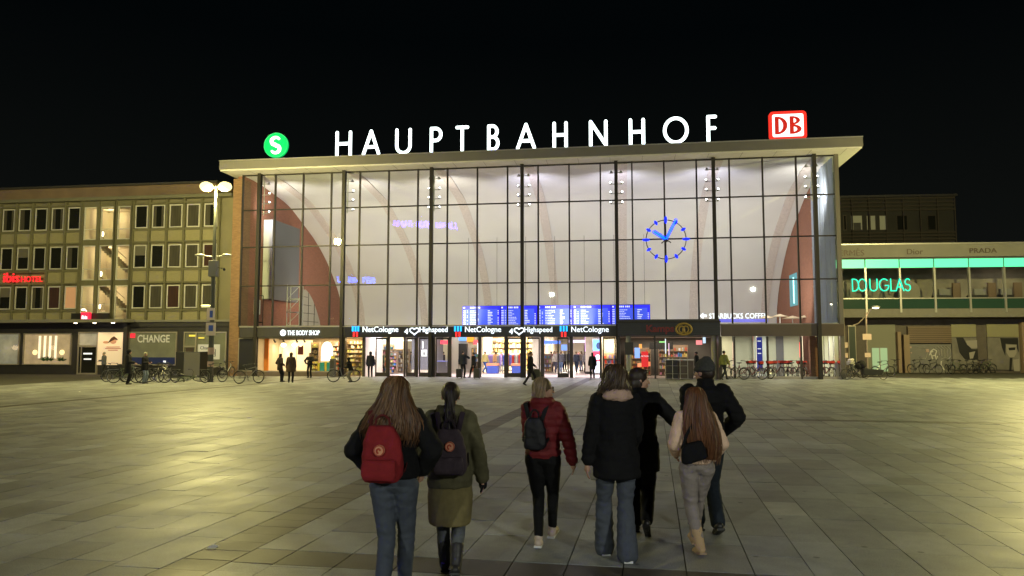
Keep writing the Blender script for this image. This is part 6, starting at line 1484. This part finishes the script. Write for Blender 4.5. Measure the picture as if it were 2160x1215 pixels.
# bags: worn things share the wearer's place and scale
def worn(P, name, label, cat):
    t = thing(name, label, cat, P.location, P.rotation_euler.z); t.scale = P.scale; return t
def backpack(P, label, m, m2, x0, zb, zt, wb, wt, d, y, logo=None, drop=.015, pocket=True, name='backpack', strapm=None):
    t = worn(P, name, label, 'backpack'); b = MB(); zc = (zb+zt)/2; H_ = zt-zb
    st_ = []
    for i in range(9):
        k = i/8; w_ = wb+(wt-wb)*k**1.5; e = 1-.25*(abs(2*k-1))**5; st_.append((zb+H_*k, x0+.006*math.sin(k*4), y, w_/2*e, d/2*(e-.25*k)))
    b.loft(st_, 28, p=3.2); me = remesh(b,.010,3); wrinkle(me,.010,(9,9,9),zb*10,True); me.materials.append(m); link('bag_body', me, t)
    if pocket:
        b = MB(); b.loft([(zb+.02,x0,y-d/2,wb*.36,.03),(zb+.06,x0,y-d/2-.012,wb*.40,.035),(zb+H_*.36,x0,y-d/2-.008,wb*.39,.035),(zb+H_*.42,x0,y-d/2,wb*.36,.02)],24,p=3.5); me = remesh(b,.009,2); wrinkle(me,.005,(12,12,12),2); me.materials.append(m); link('front_pocket', me, t)
    b = MB()
    for s in (-1,1): b.tube([(x0+s*wt*.25,y+d*.1,zt-.02),(x0+s*wt*.20,y+d*.1,zt+.05),(x0+s*wt*.08,y+d*.1,zt+.075),(x0,y+d*.1,zt+.078)],.009,6,flat=.6)
    b.build('handle', strapm or m2, t)
    for s in (-1,1):
        b = MB(); b.tube([(x0+s*wt*.35,y+d*.4,zt-.03),(x0+s*.115,y+d*.5+.03,1.45-drop),(x0+s*.115,.05,1.455-drop),(x0+s*.13,.155,1.34-drop),(x0+s*.15,.16,1.18-drop),(x0+s*wb*.5,y+d*.3,zb+.08)],.022,6,flat=.35); b.build('strap', strapm or m2, t, smooth=True)
    if logo:
        r_, lx, lz = logo; yy = y-d/2-.004
        b = MB(); b.prism([(lx+r_*math.cos(2*math.pi*i/28), lz+r_*math.sin(2*math.pi*i/28)) for i in range(28)],1,yy-.012,yy+.02,mat('patch_cream',(.70,.34,.20),.7)); b.torus((lx,yy-.012,lz),r_*.88,.004,1,28,5,mat('patch_red',(.45,.06,.03),.7))
        P_ = [(lx+r_*.45*math.cos(a)*(.5+a*.12), yy-.014, lz+r_*.5*math.sin(a)*(.5+a*.12)) for a in [k*.45 for k in range(11)]]
        b.tube(P_,.007,5,m=mat('patch_red',(.45,.06,.03),.7)); b.build('logo_patch', None, t)
    return t
m_rbag = cloth('red_bag_canvas', (.24,.018,.022), .15); m_pbag = cloth('plum_bag_canvas', (.055,.040,.052), .2)
backpack(P1,'square red canvas backpack with round pale patch on the leftmost girl',m_rbag,cloth('dark_strap',(.1,.015,.015)),-.05,.925,1.335,.33,.24,.15,-.215,(.040,-.05,1.165))
backpack(P2,'dark plum canvas backpack with round orange patch on the girl in the parka',m_pbag,cloth('plum_strap',(.03,.02,.03)),-.0,.905,1.30,.33,.22,.15,-.235,(.042,.01,1.16))
backpack(P3,'small black backpack with metal zip on the woman in the red jacket',cloth('black_bag',(.010,.010,.014),.1,.45),cloth('black_strap',(.012,.012,.013)),-.045,.99,1.30,.25,.18,.11,-.20,None,pocket=False)
b = MB(); b.tube([(-.16,-.262,1.11),(-.03,-.262,1.115)],.004,6); o = b.build('zip', mat('zip_metal',(.7,.7,.7),.2,1.0), [x for x in sc.objects if x.name.startswith('backpack')][-1])
t = worn(P7,'shoulder_bag','black shoulder bag hanging at the lower back of the girl in the cream sweater','bag')
b = MB(); b.loft([(.955,-.10,-.185,.11,.04),(.975,-.10,-.19,.135,.055),(1.06,-.09,-.19,.130,.055),(1.13,-.08,-.185,.105,.045),(1.15,-.08,-.185,.08,.03)],24,p=3); me = remesh(b,.010,2); wrinkle(me,.008,(10,10,10),4,True); me.transform(Matrix.Translation((-.09,-.19,1.05))@Matrix.Rotation(R(-14),4,'Y')@Matrix.Translation((.09,.19,-1.05))); me.materials.append(c_black); link('bag_body', me, t)
b = MB(); b.tube([(-.20,-.17,1.08),(-.15,-.155,1.22),(-.06,-.14,1.36),(.03,-.09,1.43),(.07,-.02,1.45),(.06,.08,1.42)],.016,6,flat=.4); b.build('strap', c_black, t, smooth=True)
t = worn(P4,'paper_cup','pale crumpled paper bag in the left hand of the tall woman','paper bag')
b = MB(); w_ = I4['wr'][-1]; b.loft([(w_.z-.17,w_.x+.055,w_.y,.030,.02),(w_.z-.10,w_.x+.05,w_.y,.038,.03),(w_.z-.04,w_.x+.04,w_.y,.03,.02)],10); me = remesh(b,.008,1); wrinkle(me,.01,(30,30,30),3,True); me.materials.append(mat('paper_pale',(.4,.36,.28),.8)); link('paper', me, t); t.name='paper_bag'

# ---------------------------------------------------------------- small figures
FC = {}
def fc(col): 
    k = 'figure_cloth_%02d%02d%02d' % tuple(int(c*99) for c in col)
    return cloth(k, col)
def simple_hair(kind, m):
    def f(root, hc, q, D, lean):
        def P(a,b_,c): return hc+q@Vector((a,b_,c))
        if kind == 'long': hair_cap(root,hc,q,m,extra=lambda b: (b.ell(P(0,-.055,-.08),(.085,.05,.14),q,12)))
        elif kind == 'bun': hair_cap(root,hc,q,m,extra=lambda b: (b.ell(P(0,-.06,.15),(.035,.035,.055),q,10)))
        elif kind == 'hood': hair_cap(root,hc,q,m,r=(.098,.112,.105),name='hood',extra=lambda b: b.ell(P(0,-.04,-.08),(.09,.08,.08),q,12))
        else: hair_cap(root,hc,q,m)
    return f
OUTG = 'people standing near the entrances'; ING = 'people inside the bright concourse'
def fig(label, px, py, rz, h, jc, tc_, hair='short', hm=None, hem=.85, hw=.2, pose=None, group=OUTG, sc_=.05, male=False, boots=False, pos=None, zf=0.0, **kw):
    at_ = G(px,py) if pos is None else pos
    at_.z = zf
    return person(label, at_, R(rz), h, pose, dict(m=fc(jc),hem=hem,hw=hw,hd=hw*.75,d=.015,sl=(.08,.07,.058),fold=.006), dict(m=fc(tc_),r=(.09,.068,.058)), dict(m=m_blk,boot=boots), simple_hair(hair, hm or mh_dark), group=group, male=male, **kw)
BK_ = (.015,.015,.018)
WALK = dict(fL=(-.05,.26,.09), fR=(.05,-.26,.13), pR=35, hL=(-.24,-.12,.82), hR=(.24,.2,.86))
fig('man in grey jacket looking sideways in front of the hotel poster', 218,795, 95, 1.72, (.12,.12,.14),(.03,.03,.035), male=True, hm=mat('grey_hair',(.3,.28,.25),.8), pose=dict(hL=(-.15,.25,1.1),hR=(.15,.25,1.1)))
fig('person in long black coat with hands together beside the left bicycles', 269,811, -75, 1.90, BK_,BK_,'hood',fc(BK_),.55,.24, dict(hL=(-.1,.28,1.05),hR=(.12,.28,1.05)))
fig('person in black jacket and pale jeans looking down at a phone near the dark cabinet', 304,809, -100, 1.76, BK_,(.2,.24,.3),'short',mat('pale_cap',(.45,.42,.3),.8),.72,.21, dict(hL=(-.08,.28,1.15),hR=(.1,.26,1.12)), nod=-20)
fig('slim woman with crossed legs before the lit shop window', 590,806, -35, 1.66, (.05,.035,.03),(.02,.02,.02),'long',mh_dark,.72,.19, dict(fL=(.05,.05,.08),fR=(.0,.18,.1),hL=(-.2,.15,1.0),hR=(.2,.15,1.0)), boots=True)
fig('person in wide brown hooded coat with back to the square before the lit shop window', 613,807, 8, 1.72, (.09,.06,.04),(.03,.025,.02),'hood',fc((.09,.06,.04)),.62,.27, boots=True)
fig('man in black jacket facing the square, hand at chest, beside the shop window', 653,797, 170, 1.66, BK_,BK_,'short',mh_dark,.92,.22, dict(hL=(-.05,.26,1.18),hR=(.24,.1,.98),eL=(-1,-.4,0),eR=(1,-.4,0)), male=True)
fig('person in black jacket bending over a bicycle near the pillar', 740,806, 75, 1.50, BK_,(.3,.28,.24),'hood',fc(BK_),.85,.22, dict(hL=(-.1,.40,.95),hR=(.1,.40,.95),lean=.16,drop=.1), boots=True)
fig('broad man in dark jacket standing at the leftmost door', 781,796, 15, 1.74, (.02,.022,.04),(.02,.02,.03),'hood',fc((.02,.022,.04)),.75,.24, male=True)
fig('person in green coat with raised arm behind the second door from left', 806,788, -60, 1.68, (.05,.07,.04),(.03,.03,.03),'short',mh_mid,.8,.22, dict(hL=(-.2,.5,1.30),hR=(.2,.1,.9),fL=(-.1,.2,.08),fR=(.1,-.2,.08)), group=ING)
fig('person in grey jacket and pale jeans behind the third door from left', 866,784.5, 5, 1.70, (.16,.15,.15),(.2,.25,.38),'short',mh_mid,.9,.2, group=ING)
fig('person in dark clothes stretching an arm inside beside the grey cabin', 935,786, 60, 1.70, (.06,.05,.06),(.04,.04,.04),'short',mh_dark,.9,.2, dict(hL=(-.1,.5,1.35),hR=(.1,.45,1.3)), group=ING)
PS1,_ = fig('person in dark navy jacket with rolling suitcase at the left open door', 976,797, -25, 1.82, (.025,.03,.05),(.015,.015,.02),'short',mh_dark,.85,.22, dict(hR=(.12,.2,1.35),eR=(1,-.2,-.5),hL=(-.26,-.02,.80)), male=True)
PS2,_ = fig('person in black coat with small suitcase beside the door post', 999,797, 60, 1.70, BK_,BK_,'short',mh_dark,.8,.2, WALK)
fig('person walking right with hair bun and large bag in front of the doors', 1119,813, -88, 1.80, BK_,(.02,.02,.025),'bun',mh_dark,.62,.22, dict(fL=(-.05,-.30,.12),fR=(.05,.32,.08),pL=30,hL=(-.2,.25,.95),hR=(.22,-.15,.85)), boots=True)
fig('woman in dark knee length coat seen from behind in the right open doorway', 1250,798, 8, 1.70, (.03,.03,.04),(.012,.012,.014),'long',mh_dark,.60,.2, boots=True)
fig('person in yellow high visibility vest and black trousers beside the rental bicycles', 1528,801, -60, 1.82, (.26,.28,.09),(.03,.035,.04),'short',mh_dark,.88,.2, WALK, male=True)
fig('dark haired attendant in black behind the kiosk counter', 1470,798, 75, 1.75, (.03,.032,.035),(.02,.02,.02),'short',mh_dark,.8,.2)
insd = [(1023,787,-40,(.55,.48,.2),(.05,.12,.4),'short','in mustard jacket with blue jeans at the left of the clothes shop'),(1046,786,15,(.7,.4,.2),(.1,.05,.08),'long','in peach jacket with dark trousers inside the left open door'),(1057,785.5,-20,(.3,.15,.3),(.35,.45,.6),'short','in violet sweater with pale trousers left of the sale table'),
 (1038,783,160,(.12,.05,.06),(.05,.05,.08),'long','in maroon coat facing out of the clothes shop'),(1163,785,10,(.55,.08,.10),(.04,.04,.05),'short','in red and dark clothes at the left of the passage'),(1169,781,185,(.6,.55,.5),(.1,.1,.12),'long','in pale coat facing outward in the passage'),
 (1183,788,0,(.14,.14,.16),(.15,.22,.35),'short','in grey jacket and blue jeans in the middle of the passage'),(1172,787,-15,(.45,.42,.38),(.1,.1,.15),'short','in beige jacket at the left front of the passage'),(1200,782,190,(.1,.12,.3),(.03,.03,.05),'long','in blue jacket facing outward right of the passage middle'),(1186,777,0,(.05,.05,.05),(.02,.02,.02),'short','in black deep inside the passage'),(1236,788,-30,(.25,.24,.24),(.05,.05,.07),'short','in grey sweater right of the open doorway'),(888,783,90,(.2,.3,.5),(.1,.12,.2),'short','with light blue rucksack colours behind the grey cabin edge'),(850,784,0,(.1,.3,.6),(.05,.05,.06),'long','in bright blue jacket behind the third door'),(1192,785,20,(.09,.09,.10),(.02,.02,.02),'hood','in charcoal hooded jacket and black trousers right of the middle of the passage'),(1177,779,170,(.2,.2,.3),(.1,.1,.1),'short','in slate jacket far back in the passage'),
 (1216,786,-10,(.08,.1,.14),(.05,.07,.12),'short','in navy jacket inside the right open doorway'),(1227,783,30,(.35,.3,.27),(.2,.3,.5),'long','in taupe coat and blue jeans left of the brown pillar'),(1221,778,200,(.5,.25,.3),(.1,.1,.1),'short','in pink top far behind the right doorway')]
for px,py,rz,jc,tc_,hk,lb in insd: fig('person '+lb, px,py,rz,1.70,jc,tc_,hk,random.Random(px).choice([mh_dark,mh_mid,mh_blond]),.88,.2,random.Random(py).choice([None,WALK]),group=ING, zf=.02)
fig('bakery worker in green apron behind the kiosk opening', 1390,789, 200, 1.66, (.25,.42,.22),(.12,.14,.14),'short',mh_mid,.8,.2, WALK, zf=.02)
def suitcase(pos, label, col, h=.62, w_=.40):
    t = thing('suitcase', label, 'suitcase', pos, R(-20)); b = MB(); b.box(-w_/2,w_/2,-.13,.13,.06,h); b.build('case_body', mat('case_'+label.split()[0],col,.5), t, bevel=.04)
    b = MB(); b.tube([(-.1,.11,h-.02),(-.1,.11,h+.38),(.1,.11,h+.38),(.1,.11,h-.02)],.011,6); b.build('handle', m_steel, t)
    for s in (-1,1): b = MB(); b.torus((s*(w_/2-.05),0,.045),.03,.015,0,14,6); b.build('wheel', m_tyre, t)
suitcase(G(969,798),'black rolling suitcase beside the person in navy at the left open door',(.015,.015,.018))
suitcase(G(1006,799),'dark rolling suitcase at the door post beside the person in black coat',(.04,.04,.045),.66,.42)
t = thing('carrier_bag','pale carrier bag carried by the person walking right before the doors','bag',G(1131,812)+Vector((0,0,.25)),R(-8)); b = MB(); b.loft([(0,0,0,.24,.07),(.1,0,0,.26,.09),(.45,0,0,.24,.07),(.6,-.02,0,.20,.04)],16,p=4); me = remesh(b,.02,1); wrinkle(me,.02,(7,7,7),2,True); me.materials.append(mat('bag_olive',(.12,.12,.08),.7)); link('bag_body', me, t)
b = MB(); b.tube([(-.1,0,.55),(-.06,0,.72),(.04,0,.72),(.08,0,.55)],.012,6); b.build('bag_handle', m_blk, t)
L3 = inst(L_white,'pale bicycle held by the bending person near the pillar',724,806,R(10),BG)
b = MB(); t = sthing('grey_pillar_box','narrow grey bollard cabinet right of the shop window','cabinet',FU(706,-.6),-.9); b.box(-.17,.17,-.15,.15,.02,1.25,mat('box_steel',(.14,.14,.14),.45,.4)); b.build('cabinet_body', None, t, bevel=.02); b = MB(); b.box(-.12,.12,-.16,-.15,.6,1.15); b.build('cabinet_door', m_dark, t)

for i,(px,py,lb) in enumerate(((448,1157,'small crumpled white paper scrap on the paving at the lower left'),(168,827,'small white paper scrap on the paving far left'),(960,975,'tiny pale paper scrap on the paving between the walkers'))):
    t = thing('paper_scrap', lb, 'litter', G(px,py), i*1.1); b = MB(); r_ = random.Random(i)
    b.add([(-.05,-.03,.006),(.04,-.035,.01),(.055,.02,.02),(.0,.03,.035),(-.045,.025,.012),(0,0,.022)],[(0,1,5),(1,2,5),(2,3,5),(3,4,5),(4,0,5)]); b.build('paper', mat('scrap_white',(.85,.84,.8),.8), t, fix=False)
